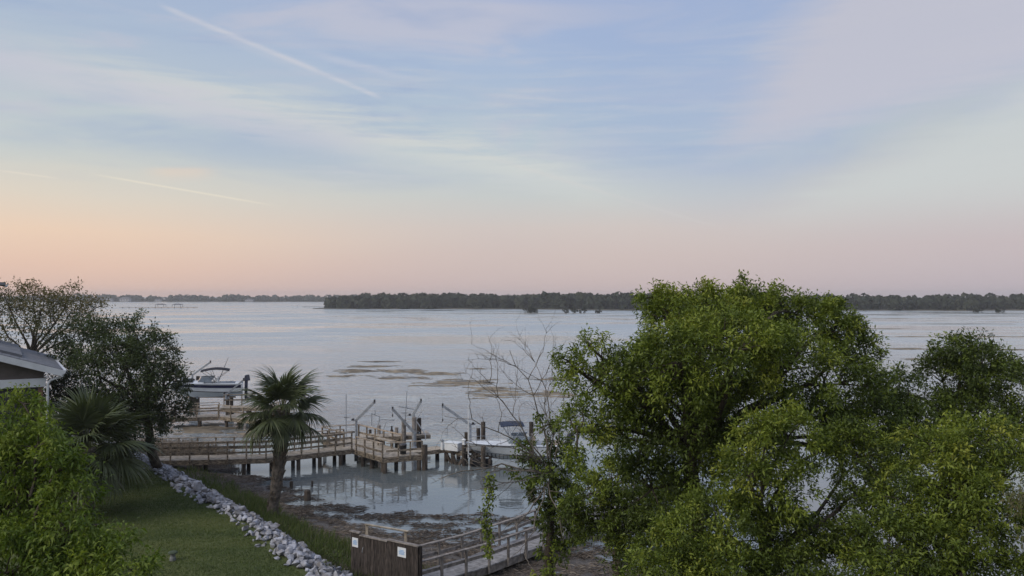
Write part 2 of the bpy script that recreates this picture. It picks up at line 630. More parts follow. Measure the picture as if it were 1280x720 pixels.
def water_material():
    m = bpy.data.materials.new('bay_water')
    m.use_nodes = True
    g = NT(m.node_tree)
    out = g.n('ShaderNodeOutputMaterial')
    b = g.n('ShaderNodeBsdfPrincipled')
    g.t.links.new(b.outputs[0], out.inputs[0])
    pos = g.n('ShaderNodeNewGeometry').outputs['Position']
    sep = g.n('ShaderNodeSeparateXYZ')
    g.put(sep.inputs[0], pos)
    b.inputs['IOR'].default_value = 1.9
    b.inputs['Specular IOR Level'].default_value = .5
    big = g.noise(g.mapping(pos, scale=(.012, .030, 1)), 1.0, 5, .6, .5)
    mid = g.noise(g.mapping(pos, scale=(.05, .16, 1)), 1.0, 4, .6, .3)
    calm = g.mr(g.m('ADD', g.m('MULTIPLY', big, .7), g.m('MULTIPLY', mid, .3)), .40, .58, .16, 1.0)
    shore = g.mr(sep.outputs[1], 48, 74, .028, 1.0)
    st = g.m('MULTIPLY', calm, shore)
    # base colour paler far out paints in sky brightness; darker inshore keeps reflections
    g.put(b.inputs['Base Color'], g.mix(g.mr(sep.outputs[1], 42, 90), (.135, .155, .16), (.34, .385, .405)))
    w1 = g.noise(g.mapping(pos, rot=(0, 0, .3), scale=(.7, 1.1, 1)), 1.0, 3, .55, .4)
    w2 = g.noise(g.mapping(pos, rot=(0, 0, -.25), scale=(.22, .34, 1)), 1.0, 3, .5)
    w3 = g.noise(g.mapping(pos, rot=(0, 0, .2), scale=(1.9, 2.8, 1)), 1.0, 2, .5)
    h = g.m('ADD', g.m('MULTIPLY', w1, .45), g.m('MULTIPLY', w2, .9))
    h = g.m('ADD', h, g.m('MULTIPLY', w3, .40))
    bp = g.n('ShaderNodeBump')
    bp.inputs['Distance'].default_value = .85
    # far ripples are finer than a pixel: there the roughness stands for them
    far = g.mr(sep.outputs[1], 62, 330, 1.0, .08)
    g.put(bp.inputs['Strength'], g.m('MULTIPLY', st, far))
    g.put(bp.inputs['Height'], h)
    g.put(b.inputs['Normal'], bp.outputs[0])
    g.put(b.inputs['Roughness'], g.m('ADD', g.mr(st, .02, 1.0, .05, .15, False), g.m('MULTIPLY', g.m('MULTIPLY', g.mr(sep.outputs[1], 60, 260), st), .24)))
    return m


wm = MB()
wm.add([(-26000, -400, 0), (26000, -400, 0), (26000, 40000, 0), (-26000, 40000, 0)], [(0, 1, 2, 3)])
tag(wm.build('water', water_material()), 'wide grey bay of rippled water', kind='structure')

# low bars of mud and dead grass standing just clear of the water
M_bar = pbr('mud_bar', (.20, .165, .115), .8, .4, .6, bump=.5, spec=.4)


def mud_bar(px, py, wpx, depth, hgt=.12, seed=0):
    c = on(px, py, 0)
    rx, ry = wpx / 2 / F * c.y, depth / 2
    n = 130
    xs = np.linspace(-1.15, 1.15, n)
    ys = np.linspace(-1.2, 1.2, 30)
    gx, gy = np.meshgrid(xs, ys)
    rad = np.hypot(gx, gy)
    nz = fbm(gx * 2.2 + seed * 3.3 + gy, gy * 3.4 + seed, 40 + seed, 5)
    z = (.78 - rad * .75 - (nz - .45) * 2.6) * hgt
    z = np.clip(z, -.5, hgt)
    v = np.stack([c.x + gx * rx, c.y + gy * ry, z], -1).reshape(-1, 3)
    i = np.arange(n * 30).reshape(30, n)
    f = np.stack([i[:-1, :-1], i[:-1, 1:], i[1:, 1:], i[1:, :-1]], -1).reshape(-1, 4)
    return tag(place('mud_bar', np_mesh('mud_bar', v, f, smooth=True), M_bar), 'low bar of brown mud and dead grass in the bay', kind='structure')


BARS = [(262, 536, 90, 5.0), (330, 542, 80, 3.0), (498, 471.5, 78, 5.0), (447, 464, 56, 4.5), (500, 464, 60, 5), (578, 478.5, 110, 7), (655, 494, 130, 6.5), (690, 474, 60, 4), (600, 461, 30, 2),
        (1150, 391.5, 90, 14), (1225, 395, 110, 12), (1120, 398, 60, 9), (1240, 421, 120, 5), (1140, 436, 90, 5), (1130, 421, 80, 4), (1200, 388.6, 60, 12),
        (700, 392, 180, 10), (545, 467, 66, 4), (622, 486.5, 80, 4), (470, 458, 60, 3), (1180, 405, 150, 7), (1100, 411, 70, 6), (1250, 437, 90, 5), (1185, 449, 100, 4), (430, 470, 40, 2.5), (475, 452, 50, 2.0), (760, 462, 60, 2.5)]
for k, (a_, b_, c_, d_) in enumerate(BARS):
    mud_bar(a_, b_, c_, d_, .16 if b_ < 400 else .11, k)

# ------------------------------------------------------------------ leaves


def unit(v):
    return v / np.maximum(np.linalg.norm(v, axis=1, keepdims=True), 1e-9)


def leaves_mesh(name, base, dirs, length, width, tint, droop=.15, rng=RNG):
    """one folded four-sided leaf per row"""
    n = len(base)
    d = unit(dirs)
    up = unit(rng.normal(size=(n, 3)) * .6 + np.array([0, 0, 1.0]))
    side = unit(np.cross(d, up))
    nrm = np.cross(side, d)
    L = (length * rng.uniform(.5, 1.4, n))[:, None]
    Wd = (width * rng.uniform(.7, 1.25, n))[:, None]
    mid = base + d * L * .48
    tip = base + d * L - np.array([0, 0, 1.0]) * L * droop
    v = np.stack([base, mid - side * Wd / 2 + nrm * Wd * .18, tip, mid + side * Wd / 2 + nrm * Wd * .18], 1).reshape(-1, 3)
    f = np.arange(4 * n, dtype=np.int32).reshape(n, 4)
    return np_mesh(name, v, f, np.repeat(np.clip(tint, 0, 1), 4))


def crown_points(lobes, clumps, sprays, rng):
    """lobes: (centre, radius, squash, tint). Clumps of sprays over each lobe, thinned so gaps are left."""
    P, D, T, C = [], [], [], []
    for (c, r, sq, tint, dens) in lobes:
        k = max(4, int(clumps * dens * r * r))
        u = unit(rng.normal(size=(k, 3)))
        u[:, 2] = np.where((u[:, 2] < -.35) & (rng.random(k) < .6), -u[:, 2], u[:, 2])
        rad = r * rng.uniform(.35, 1.08, k) ** .55
        cc = np.array(c) + u * rad[:, None] * np.array([1, 1, sq])
        cr = r * rng.uniform(.10, .32, k)
        ct = tint + rng.normal(0, .16, k)
        C += [Vector(x) for x in cc[:: max(1, k // 10)]]
        for q in range(k):
            n = max(4, int(sprays * rng.uniform(.6, 1.3)))
            w = unit(rng.normal(size=(n, 3)) + np.array([0, 0, .35]) + u[q] * .5)
            pr = cr[q] * rng.uniform(.25, 1.0, n) ** .6
            P.append(cc[q] + w * pr[:, None] * np.array([1, 1, .75]))
            D.append(unit(w * .8 + u[q] * .6 + rng.normal(size=(n, 3)) * .35))
            T.append(ct[q] + rng.normal(0, .07, n))
    return np.concatenate(P), np.concatenate(D), np.concatenate(T), C


def sprays(P, D, T, per, spread, rng):
    n = len(P)
    i = np.repeat(np.arange(n), per)
    t = np.tile(np.linspace(0, 1, per), n)[:, None]
    b = P[i] + D[i] * t * spread + rng.normal(size=(n * per, 3)) * spread * .18
    d = unit(D[i] * .7 + rng.normal(size=(n * per, 3)) * .75)
    return b, d, T[i] + rng.normal(0, .05, n * per)


def limb(mb, a, b, r0, r1, rng, n=7, sag=.1, sides=7):
    a, b = Vector(a), Vector(b)
    L = (b - a).length
    off = Vector(rng.normal(size=3)) * L * (.07 if r0 < .14 else .035)
    pts, rad = [], []
    for k in range(n):
        t = k / (n - 1)
        p = a.lerp(b, t) + off * math.sin(math.pi * t) + Vector((0, 0, L * sag)) * math.sin(math.pi * t)
        p += Vector(rng.normal(size=3)) * L * .012 * (0 < k < n - 1)
        pts.append(p)
        rad.append(r0 * (1 - t) + r1 * t)
    mb.tube(pts, rad, sides)
    return pts


def make_tree(name, label, cat, base, fork, lobes, mat, bark=None, leaf=(.11, .038), clumps=22, nspray=14, per=7, spread=.22, r0=.2, seed=1, droop=.15, group=None, limb_r=.45, twigs=True, extra=None):
    rng = np.random.default_rng(seed)
    root = thing(name, base, label, cat, group)
    P, D, T, C = crown_points(lobes, clumps, nspray, rng)
    mb = MB()
    tp = limb(mb, base - Vector((0, 0, .3)), fork, r0 * 1.15, r0 * .8, rng, 9, .0, 10)
    for (c, r, sq, t, de) in lobes:
        c = Vector(c)
        s0 = min(tp[3:], key=lambda p: (p - c).length + abs(p.z - fork.z) * .2)
        lp = limb(mb, s0, c, r0 * limb_r, r0 * .12, rng, 8, .06)
        if twigs:
            for cc in [q for q in C if (q - c).length < r * 1.2][:9]:
                s1 = min(lp[3:], key=lambda p: (p - cc).length)
                limb(mb, s1, cc, r0 * .12, r0 * .03, rng, 5, .04, 5)
    if extra:
        extra(mb, rng)
    mb.build('trunk', bark or M_bark, root, smooth=True)
    b, d, tt = sprays(P, D, T, per, spread, rng)
    o = np.array(base)
    me = leaves_mesh('crown', b - o, d, leaf[0], leaf[1], tt, droop, rng)
    place('crown', me, mat, root)
    return root


def LB(px, py, Y, rpx, tint=.4, sq=.85, dens=1.0):  # tint: new growth plus top light painted in, upper lobes mostly paler
    c = at(px, py, Y)
    return (tuple(c), rpx / F * Y, sq, tint, dens)


# big evergreen oak in the right foreground
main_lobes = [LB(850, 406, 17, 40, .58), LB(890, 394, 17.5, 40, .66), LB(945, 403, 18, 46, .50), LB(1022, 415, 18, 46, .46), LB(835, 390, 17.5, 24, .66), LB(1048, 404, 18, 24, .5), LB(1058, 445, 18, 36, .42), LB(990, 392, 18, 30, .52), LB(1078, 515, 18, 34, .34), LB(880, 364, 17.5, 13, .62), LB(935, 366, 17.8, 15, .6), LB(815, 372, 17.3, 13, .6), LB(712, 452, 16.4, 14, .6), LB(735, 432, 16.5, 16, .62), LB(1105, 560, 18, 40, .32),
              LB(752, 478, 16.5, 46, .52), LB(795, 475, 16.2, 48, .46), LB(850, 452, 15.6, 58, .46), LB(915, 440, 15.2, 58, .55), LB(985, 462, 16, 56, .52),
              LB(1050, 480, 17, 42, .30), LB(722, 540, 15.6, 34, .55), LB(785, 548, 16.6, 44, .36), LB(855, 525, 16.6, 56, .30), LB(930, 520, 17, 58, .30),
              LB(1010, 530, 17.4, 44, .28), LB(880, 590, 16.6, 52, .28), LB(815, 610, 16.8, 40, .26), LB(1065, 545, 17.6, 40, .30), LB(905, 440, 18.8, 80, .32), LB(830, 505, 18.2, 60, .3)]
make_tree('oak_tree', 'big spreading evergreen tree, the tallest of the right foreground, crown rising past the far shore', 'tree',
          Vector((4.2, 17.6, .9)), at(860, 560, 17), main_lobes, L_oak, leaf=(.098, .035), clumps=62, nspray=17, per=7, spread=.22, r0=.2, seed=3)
# dark slim tree at the right edge
make_tree('oak_tree', 'dark small-leaved tree at the right edge, its separate top standing against pale water', 'tree',
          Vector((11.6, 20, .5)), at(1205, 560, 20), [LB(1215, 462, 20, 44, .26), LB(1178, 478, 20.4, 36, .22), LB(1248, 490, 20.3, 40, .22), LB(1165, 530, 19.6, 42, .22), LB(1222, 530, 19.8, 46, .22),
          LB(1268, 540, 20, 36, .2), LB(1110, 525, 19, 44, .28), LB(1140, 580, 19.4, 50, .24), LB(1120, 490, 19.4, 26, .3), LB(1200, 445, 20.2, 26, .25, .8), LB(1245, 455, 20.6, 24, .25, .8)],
          L_oak, leaf=(.105, .036), clumps=62, nspray=14, per=7, spread=.22, r0=.15, seed=5)
# lighter trees in front, low in the frame
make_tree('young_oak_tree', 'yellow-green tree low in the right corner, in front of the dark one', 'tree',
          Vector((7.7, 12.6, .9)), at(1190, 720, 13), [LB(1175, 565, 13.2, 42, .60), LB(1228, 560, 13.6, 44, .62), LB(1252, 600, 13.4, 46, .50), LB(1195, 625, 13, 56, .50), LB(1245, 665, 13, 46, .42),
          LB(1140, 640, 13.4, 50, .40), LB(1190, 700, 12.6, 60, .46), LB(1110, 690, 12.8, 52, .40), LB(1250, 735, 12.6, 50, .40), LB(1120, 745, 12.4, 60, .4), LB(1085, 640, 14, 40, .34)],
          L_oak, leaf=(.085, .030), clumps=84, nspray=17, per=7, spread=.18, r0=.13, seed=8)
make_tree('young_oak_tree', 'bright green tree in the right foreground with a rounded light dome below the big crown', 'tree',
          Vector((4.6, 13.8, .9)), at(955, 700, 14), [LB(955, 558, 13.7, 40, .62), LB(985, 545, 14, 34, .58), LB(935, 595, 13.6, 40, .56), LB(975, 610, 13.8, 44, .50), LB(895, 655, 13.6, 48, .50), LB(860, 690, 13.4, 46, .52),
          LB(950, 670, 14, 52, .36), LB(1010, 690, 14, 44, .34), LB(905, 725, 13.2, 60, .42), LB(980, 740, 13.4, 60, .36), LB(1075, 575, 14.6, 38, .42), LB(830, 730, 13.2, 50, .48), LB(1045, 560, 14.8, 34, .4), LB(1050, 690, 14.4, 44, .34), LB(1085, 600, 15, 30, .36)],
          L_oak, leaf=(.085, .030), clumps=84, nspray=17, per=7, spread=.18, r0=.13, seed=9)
# small tree by the far stretch of the lower boardwalk
make_tree('small_tree', 'small leafy tree on bare brown ground beside the lower boardwalk', 'tree',
          Vector(at(772, 735, 21)), at(770, 640, 21.4), [LB(735, 618, 21, 26, .55), LB(765, 600, 21.4, 24, .50), LB(715, 640, 21, 20, .45), LB(775, 650, 21, 36, .24), LB(800, 680, 20.4, 38, .26), LB(740, 655, 21.4, 24, .25),
          LB(815, 640, 21, 36, .22), LB(770, 560, 22, 26, .3, .8, .5), LB(790, 705, 20, 30, .28), LB(845, 640, 20, 40, .22)],
          L_oak, leaf=(.125, .042), clumps=75, nspray=13, per=6, spread=.2, r0=.11, seed=12)
# grey-green sprig at the right edge
make_tree('olive_tree', 'grey-green feathery branch end entering at the lower right edge', 'tree',
          Vector((7.6, 10.6, 1.0)), at(1330, 690, 11), [LB(1296, 635, 11, 34, .5, .8), LB(1282, 660, 11, 24, .5, .8), LB(1330, 650, 11, 50, .5)],
          L_olive, leaf=(.07, .018), clumps=60, nspray=12, per=8, spread=.16, r0=.08, seed=14, droop=.5)

# bright tree top at lower left
make_tree('leafy_tree', 'bright yellow-green treetop filling the lower left corner in front of the house', 'tree',
          Vector((-8.2, 13, 1.6)), at(40, 720, 13), [LB(12, 535, 13.6, 30, .62), LB(48, 560, 13.2, 26, .58), LB(20, 585, 13.4, 34, .46), LB(72, 590, 13, 24, .55), LB(95, 625, 13, 28, .50), LB(50, 625, 13.3, 34, .42), LB(10, 640, 13.3, 40, .36),
          LB(88, 665, 12.6, 30, .46), LB(125, 655, 12.6, 18, .56), LB(45, 680, 12.6, 38, .40), LB(140, 690, 12.3, 22, .52, .8), LB(105, 705, 12.3, 30, .50), LB(60, 722, 12.2, 36, .44), LB(168, 712, 12, 16, .56), LB(10, 715, 12.4, 44, .4), LB(-30, 600, 13.6, 60, .4), LB(130, 725, 12, 24, .5), LB(30, 505, 13.6, 13, .66, .8, .8)],
          L_bright, leaf=(.115, .036), clumps=85, nspray=13, per=8, spread=.26, r0=.12, seed=21, droop=.35)
# dark oak on the rocks by the walkway
make_tree('shore_oak_tree', 'dark rounded tree on the rocks beside the start of the long boardwalk', 'tree',
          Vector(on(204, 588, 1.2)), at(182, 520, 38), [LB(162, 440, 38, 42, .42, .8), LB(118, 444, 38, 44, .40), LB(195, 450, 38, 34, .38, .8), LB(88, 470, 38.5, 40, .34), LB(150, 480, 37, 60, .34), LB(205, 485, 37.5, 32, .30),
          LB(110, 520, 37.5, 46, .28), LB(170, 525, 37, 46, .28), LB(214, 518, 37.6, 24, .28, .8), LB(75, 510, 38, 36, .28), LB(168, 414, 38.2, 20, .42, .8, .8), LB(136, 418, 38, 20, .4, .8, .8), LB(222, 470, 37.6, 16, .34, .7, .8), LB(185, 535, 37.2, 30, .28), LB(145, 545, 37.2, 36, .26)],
          L_dark, leaf=(.16, .062), clumps=16, nspray=13, per=7, spread=.34, r0=.22, seed=23)
# sparse tree at the far left
make_tree('sparse_tree', 'thin-leaved bare-branched tree behind the house at the left edge', 'tree',
          Vector((-35, 57, 1.6)), at(40, 445, 57), [LB(20, 392, 57, 26, .4, .55, .55), LB(55, 378, 57, 28, .6, .5, .55), LB(90, 388, 57, 26, .5, .5, .55), LB(120, 385, 57, 16, .7, .5, .5), LB(-10, 385, 57, 28, .5, .6, .55), LB(70, 405, 57, 34, .35, .5, .55),
          LB(30, 415, 56.5, 30, .3, .5, .45), LB(110, 412, 56.5, 24, .4, .5, .5), LB(40, 366, 57, 20, .8, .5, .4), LB(85, 370, 57, 22, .8, .5, .4), LB(5, 368, 57, 18, .8, .5, .4)],
          L_olive, leaf=(.22, .09), clumps=19, nspray=8, per=5, spread=.5, r0=.18, seed=25, limb_r=.5)

# ------------------------------------------------------------------ bare tree with creeper, hanging vine


def bare_tree():
    rng = np.random.default_rng(31)
    Y = 24.0
    base = Vector((1.25, Y, .45))
    root = thing('bare_tree', base, 'half-dead tree with bare grey branches, wrapped in ivy beside the lower boardwalk', 'tree')
    mb = MB()
    fork = at(688, 640, Y)
    tr = limb(mb, base - Vector((0, 0, .3)), fork, .15, .11, rng, 8, 0, 8)
    mb2 = MB()

    def grow(p, q, r, depth):
        pts = limb(mb2, p, q, r, r * .30, rng, 9, .03 if depth else .05, 6 if depth < 2 else 4)
        if depth >= 3:
            return
        L = (Vector(q) - Vector(p)).length
        for k in range({0: 7, 1: 5, 2: 2}[depth]):
            i = int(rng.integers(2, 9))
            s = pts[i]
            d = (pts[i] - pts[i - 1]).normalized()
            side = Vector(rng.normal(size=3) * np.array([1, .8, .8])).normalized()
            e = s + (d * .8 + side * .75 + Vector((0, 0, .12))).normalized() * L * rng.uniform(.22, .48)
            grow(s, e, r * .45, depth + 1)

    up = at(690, 590, Y)
    limb(mb2, fork, up, .10, .07, rng, 6, 0, 7)
    for (px, py, dy, r) in [(637, 438, 0, .028), (668, 452, .6, .024), (612, 478, -.6, .024), (690, 470, .5, .022), (648, 520, -.8, .022), (705, 488, .2, .02)]:
        grow(up, at(px, py, Y + dy), r, 0)
    for (px, py, dy, r) in [(556, 520, -1, .026), (548, 598, -1.2, .030), (575, 560, -.6, .026), (590, 575, -.9, .03), (600, 610, -1.4, .026), (640, 660, -1.6, .030), (655, 690, -1.8, .026), (705, 665, -1.7, .028), (622, 570, -1.5, .028)]:
        grow(at(690, 592, Y - .1), at(px, py, Y + dy), r, 1)
    mb.build('trunk', M_bark, root, smooth=True)
    mb2.build('branches', M_deadbark, root, smooth=True)
    lobes = [LB(680, 600, Y - .2, 24, .30), LB(655, 585, Y, 18, .34), LB(705, 575, Y + .3, 22, .34), LB(700, 620, Y, 24, .26), LB(688, 650, Y, 18, .26), LB(690, 690, Y - .1, 16, .42), LB(688, 715, Y - .1, 20, .48),
             LB(660, 560, Y, 14, .36, .8, .7), LB(690, 545, Y + .2, 16, .36, .8, .7), LB(715, 600, Y, 20, .34), LB(678, 528, Y, 12, .4, .8, .7), LB(672, 640, Y - .3, 12, .34), LB(714, 652, Y + .2, 20, .28), LB(705, 675, Y, 18, .32)]
    P, D, T, C = crown_points(lobes, 60, 9, rng)
    b, d, tt = sprays(P, D, T, 5, .18, rng)
    place('ivy', leaves_mesh('ivy', b - np.array(base), d, .12, .075, tt, .3, rng), L_oak, root)
    # vine hanging from an outer branch
    top = at(611, 597, Y - 1.2)
    bot = at(609, 692, Y - 1.2)
    v = thing('hanging_vine', top, 'narrow leafy vine hanging down in front of the water, left of the ivy tree', 'vine')
    mv = MB()
    pts = [top.lerp(bot, t) + Vector((math.sin(t * 9) * .05, math.cos(t * 7) * .05, 0)) for t in np.linspace(0, 1, 14)]
    mv.tube(pts, [.016 - .009 * k / 13 for k in range(14)], 5)
    mv.build('stem', M_bark, v, smooth=True)
    n = 560
    t = rng.random(n)
    P = np.array([pts[min(13, int(k * 13.99))] for k in t]) + rng.normal(size=(n, 3)) * (np.array([.085, .085, .09]) * (1.1 - .5 * np.abs(t - .35))[:, None])
    place('leaves', leaves_mesh('leaves', P - np.array(top), rng.normal(size=(n, 3)) + np.array([0, 0, -.5]), .10, .065, .52 + rng.normal(0, .14, n), .3, rng), L_oak, v)


bare_tree()

# ------------------------------------------------------------------ palms


def frond_mesh(seed, R, dead=False, nleaf=44):
    """costapalmate fan along +X, petiole first"""
    rng = np.random.default_rng(seed)
    V, Fc, T = [], [], []

    def quad_strip(pts, ws, side, t):
        b = len(V)
        for p, w in zip(pts, ws):
            V.append(p - side * w)
            V.append(p + side * w)
            T.extend([t, t])
        for k in range(len(pts) - 1):
            Fc.append((b + 2 * k, b + 2 * k + 1, b + 2 * k + 3, b + 2 * k + 2))
    pet = R * .56
    quad_strip([np.array([pet * k / 4, 0, .10 * R * math.sin(k / 4 * 1.5)]) for k in range(5)], [.03, .026, .022, .02, .018], np.array([0, 1, 0.]), .85)
    quad_strip([np.array([pet * k / 4, 0, .10 * R * math.sin(k / 4 * 1.5)]) for k in range(5)], [.02, .018, .016, .014, .012], np.array([0, 0, 1.]), .85)
    z0 = .10 * R * math.sin(1.5)
    for k in range(nleaf):
        s = (k + .5) / nleaf * 2 - 1
        a = s * math.radians(112)
        root = np.array([pet + R * .22 * (1 - abs(s)), 0, z0 - .04 * R * (1 - abs(s))])
        L = R * (.78 - .26 * abs(s)) * rng.uniform(.88, 1.08)
        d = np.array([math.cos(a), math.sin(a), .10 - .25 * abs(s)])
        d /= np.linalg.norm(d)
        side = np.cross(d, [0, 0, 1])
        side /= np.linalg.norm(side)
        side = side * .85 + np.array([0, 0, 1]) * rng.uniform(-.5, .5)
        dr = rng.uniform(.22, .60) * (1.6 if dead else 1)
        pts = [root + d * L * q - np.array([0, 0, 1]) * L * dr * q ** 2.6 for q in (0, .25, .5, .75, 1)]
        w = .046 * R / 1.6
        quad_strip(pts, [w * .5, w, w * .85, w * .5, w * .08], side, (.25 + rng.normal(0, .12)) + (.15 if abs(s) < .3 else 0))
    return np_mesh('frond', np.array(V), np.array(Fc), np.clip(T, 0, 1))


FRONDS = [frond_mesh(k, 1.85) for k in range(3)]
FROND_DEAD = frond_mesh(9, 1.5, True, 30)


def palm(name, label, base, top, r0, r1, n, scale, seed, ndead=6, boots=True, roll=0.0):
    rng = np.random.default_rng(seed)
    root = thing(name, base, label, 'palm tree')
    mb = MB()
    ax = top - base
    pts, rad = [], []
    for k in range(22):
        t = k / 21
        p = base.lerp(top, t) + Vector((math.sin(t * 3.1) * .10, 0, 0))
        if k == 0:
            p = p - Vector((0, 0, .3))
        pts.append(p)
        rad.append((r0 * (1 - t) + r1 * t) * (1 + .05 * math.sin(k * 2.4)) * (1.25 if k == 0 else 1))
    mb.tube(pts, rad, 14)
    mb.build('trunk', M_palmbark, root, smooth=True)
    if boots:
        bb = MB()
        for k in range(150):
            t = rng.uniform(.04, .98) if k < 70 else rng.uniform(.55, .98)
            a = k * 2.39996 + rng.normal(0, .2)
            p = pts[min(21, int(t * 21))]
            r = (r0 * (1 - t) + r1 * t)
            out = Vector((math.cos(a), math.sin(a), 0))
            s = p + out * r * .9
            l = (.12 + .26 * max(0, t - .35)) * rng.uniform(.7, 1.3)
            e = s + (out * .55 + Vector((0, 0, .85))).normalized() * l
            bb.beam(s - Vector((0, 0, .06)), e, .085, .028, up=tuple(out))
        bb.build('boots', M_boot, root)['kind'] = 'stuff'

    def put(me, mat, az, el, s, nm):
        o = place(nm, me, mat, root, Vector(top) - Vector(base) + Vector((0, 0, rng.uniform(-.25, .1))))
        o.rotation_euler = (rng.normal(0, .3), -el, az)
        o.scale = (s,) * 3
    for k in range(n):
        f = (k + .5) / n
        el = math.radians(80 - 132 * f ** .9)
        put(FRONDS[k % 3], L_palm, k * 2.39996 + roll, el, scale * rng.uniform(.88, 1.08), 'frond')
    for k in range(ndead):
        put(FROND_DEAD, L_dead, k * 2.4 + .5, math.radians(-50 - 25 * rng.random()), scale * rng.uniform(.5, .7), 'dead_frond')
    return root


palm('palm_tree', 'cabbage palm with shaggy trunk on the marsh bank in front of the boardwalk', Vector(on(341, 640, .55)), at(353, 512, 34.6), .23, .31, 32, .86, 4, 6, roll=.6)
palm('palm_tree', 'low drooping fan palm between the bright treetop and the dark oak', Vector((-16.4, 30.5, 1.5)), at(112, 560, 30.5), .2, .26, 28, .98, 6, 3, boots=False)

# ------------------------------------------------------------------ rocks along the bank


def rock_mesh(seed):
    rng = random.Random(seed)
    bm = bmesh.new()
    sx, sy, sz = rng.uniform(.8, 1.25), rng.uniform(.6, 1), rng.uniform(.45, .75)
    for _ in range(13):
        v = Vector((rng.gauss(0, 1), rng.gauss(0, 1), rng.gauss(0, 1))).normalized() * rng.uniform(.85, 1.1)
        bm.verts.new((v.x * sx, v.y * sy, v.z * sz))
    res = bmesh.ops.convex_hull(bm, input=bm.verts[:])
    bmesh.ops.delete(bm, geom=[g for g in res['geom_interior'] if isinstance(g, bmesh.types.BMVert)], context='VERTS')
    bmesh.ops.recalc_face_normals(bm, faces=bm.faces)
    me = bpy.data.meshes.new('rock')
    bm.to_mesh(me)
    bm.free()
    me.materials.append(M_rock)
    return me


def riprap():
    rng = np.random.default_rng(51)
    root = thing('rock_revetment', (-10, 31, .9), 'strip of loose grey-white boulders along the edge of the lawn', 'rock bank')
    meshes = [rock_mesh(k) for k in range(10)]
    pts = np.array(BANK[3:9], float)
    seg = np.hypot(*np.diff(pts, axis=0).T)
    cum = np.concatenate([[0], np.cumsum(seg)])
    rocks = []
    for _ in range(4600):
        s = rng.uniform(0, cum[-1])
        i = min(len(seg) - 1, int(np.searchsorted(cum, s)) - 1)
        i = max(i, 0)
        t = (s - cum[i]) / seg[i]
        p = pts[i] * (1 - t) + pts[i + 1] * t
        d = (pts[i + 1] - pts[i]) / seg[i]
        nr = np.array([-d[1], d[0]])           # towards the water
        off = rng.normal(.05, .46)
        w = .95 if p[1] < 40 else .75
        off = max(-w, min(w * 1.25, off)) + .12 * math.sin(s * .7)
        q = p + nr * off
        rocks.append((q[0], q[1], abs(off)))
    rocks.sort(key=lambda k: k[1])
    gz = ground_z(np.array([r[0] for r in rocks]), np.array([r[1] for r in rocks]))
    vis = [k for k in range(len(rocks)) if rocks[k][1] > 23.6 and (rocks[k][0] / rocks[k][1] * F + 640) < 446]
    sel = set(vis[::max(1, len(vis) // 300)][:300])
    big = MB()
    for k, (x, y, o) in enumerate(rocks):
        s = rng.uniform(.085, .205) * (1.12 if k in sel else .9)
        z = gz[k] + s * .15 + max(0, .26 * (1 - o * o)) * rng.random()
        R = Matrix.Rotation(rng.uniform(0, 6.28), 3, 'Z') @ Matrix.Rotation(rng.normal(0, .5), 3, 'X') @ Matrix.Rotation(rng.normal(0, .5), 3, 'Y')
        me = meshes[k % 10]
        if k in sel:
            ob = place('rock', me, M_rock, root, Vector((x, y, z + .10)) - LOC[root])
            ob.rotation_euler = R.to_euler()
            ob.scale = (s,) * 3
        else:
            big.add([Vector((x, y, z)) + R @ (v.co * s) for v in me.vertices], [tuple(p.vertices) for p in me.polygons])
    o = big.build('small_rocks', M_rock, root)
    o['kind'] = 'stuff'


riprap()

# ------------------------------------------------------------------ grass, marsh, wrack


def blades(name, pts, h, w, tint, mat, label, lean=.35, rng=RNG):
    n = len(pts)
    a = rng.uniform(0, 6.283, n)
    s = np.stack([np.cos(a), np.sin(a), np.zeros(n)], 1)
    ln = rng.normal(size=(n, 3)) * lean
    ln[:, 2] = 0
    hh = (h * rng.uniform(.5, 1.3, n))[:, None]
    top = pts + np.array([0, 0, 1.0]) * hh + ln * hh
    mid = pts + np.array([0, 0, .55]) * hh + ln * hh * .3
    v = np.stack([pts - s * w / 2, mid - s * w * .4, top, mid + s * w * .4], 1).reshape(-1, 3)
    f = np.arange(4 * n).reshape(n, 4)
    return tag(place(name, np_mesh(name, v, f, np.repeat(np.clip(tint, 0, 1), 4)), mat), label, kind='stuff')


def scatter(n, x0, x1, y0, y1, cond, rng=RNG):
    x, y = rng.uniform(x0, x1, n), rng.uniform(y0, y1, n)
    r = bank_r(x, y)
    z = ground_z(x, y)
    k = cond(x, y, r, z)
    return np.stack([x, y, z], 1)[k]


p = scatter(420000, -26, -3, 20, 45, lambda x, y, r, z: (r > .75 + .25 * fbm(x * 2, y * 2, 77, 2)) & (x / y * F + 640 > 60) & (x / y * F + 640 < 460))
blades('lawn_grass', p - np.array([0, 0, .01]), .055, .022, .44 + (fbm(p[:, 0] * .35, p[:, 1] * .5, 9, 4) - .5) * 1.5 + RNG.normal(0, .16, len(p)), L_grass, 'short mown grass of the lawn', .5)
p = scatter(110000, -30, 9, 20, 50, lambda x, y, r, z: (r < -.9) & (z > .16) & (fbm(x * .42, y * .42, 21, 3) > .44) & (fbm(x * 1.4, y * 1.4, 22, 3) > .36))
blades('marsh_grass', p, .36, .03, .40 + RNG.normal(0, .2, len(p)), L_marsh, 'patchy green marsh grass below the rocks', .3)
p = scatter(26000, -16, -3, 22, 40, lambda x, y, r, z: (r < -.9) & (r > -3.4 + 1.6 * fbm(x * .6, y * .6, 91, 2)))
blades('marsh_grass', p, .45, .03, .34 + RNG.normal(0, .15, len(p)), L_marsh, 'dense green grass fringe at the foot of the rocks', .3)
p = scatter(22000, -24, -13, 42, 52, lambda x, y, r, z: (r < -.6) & (z > -.05) & (y > 45.6 + (x + 21) * .11))
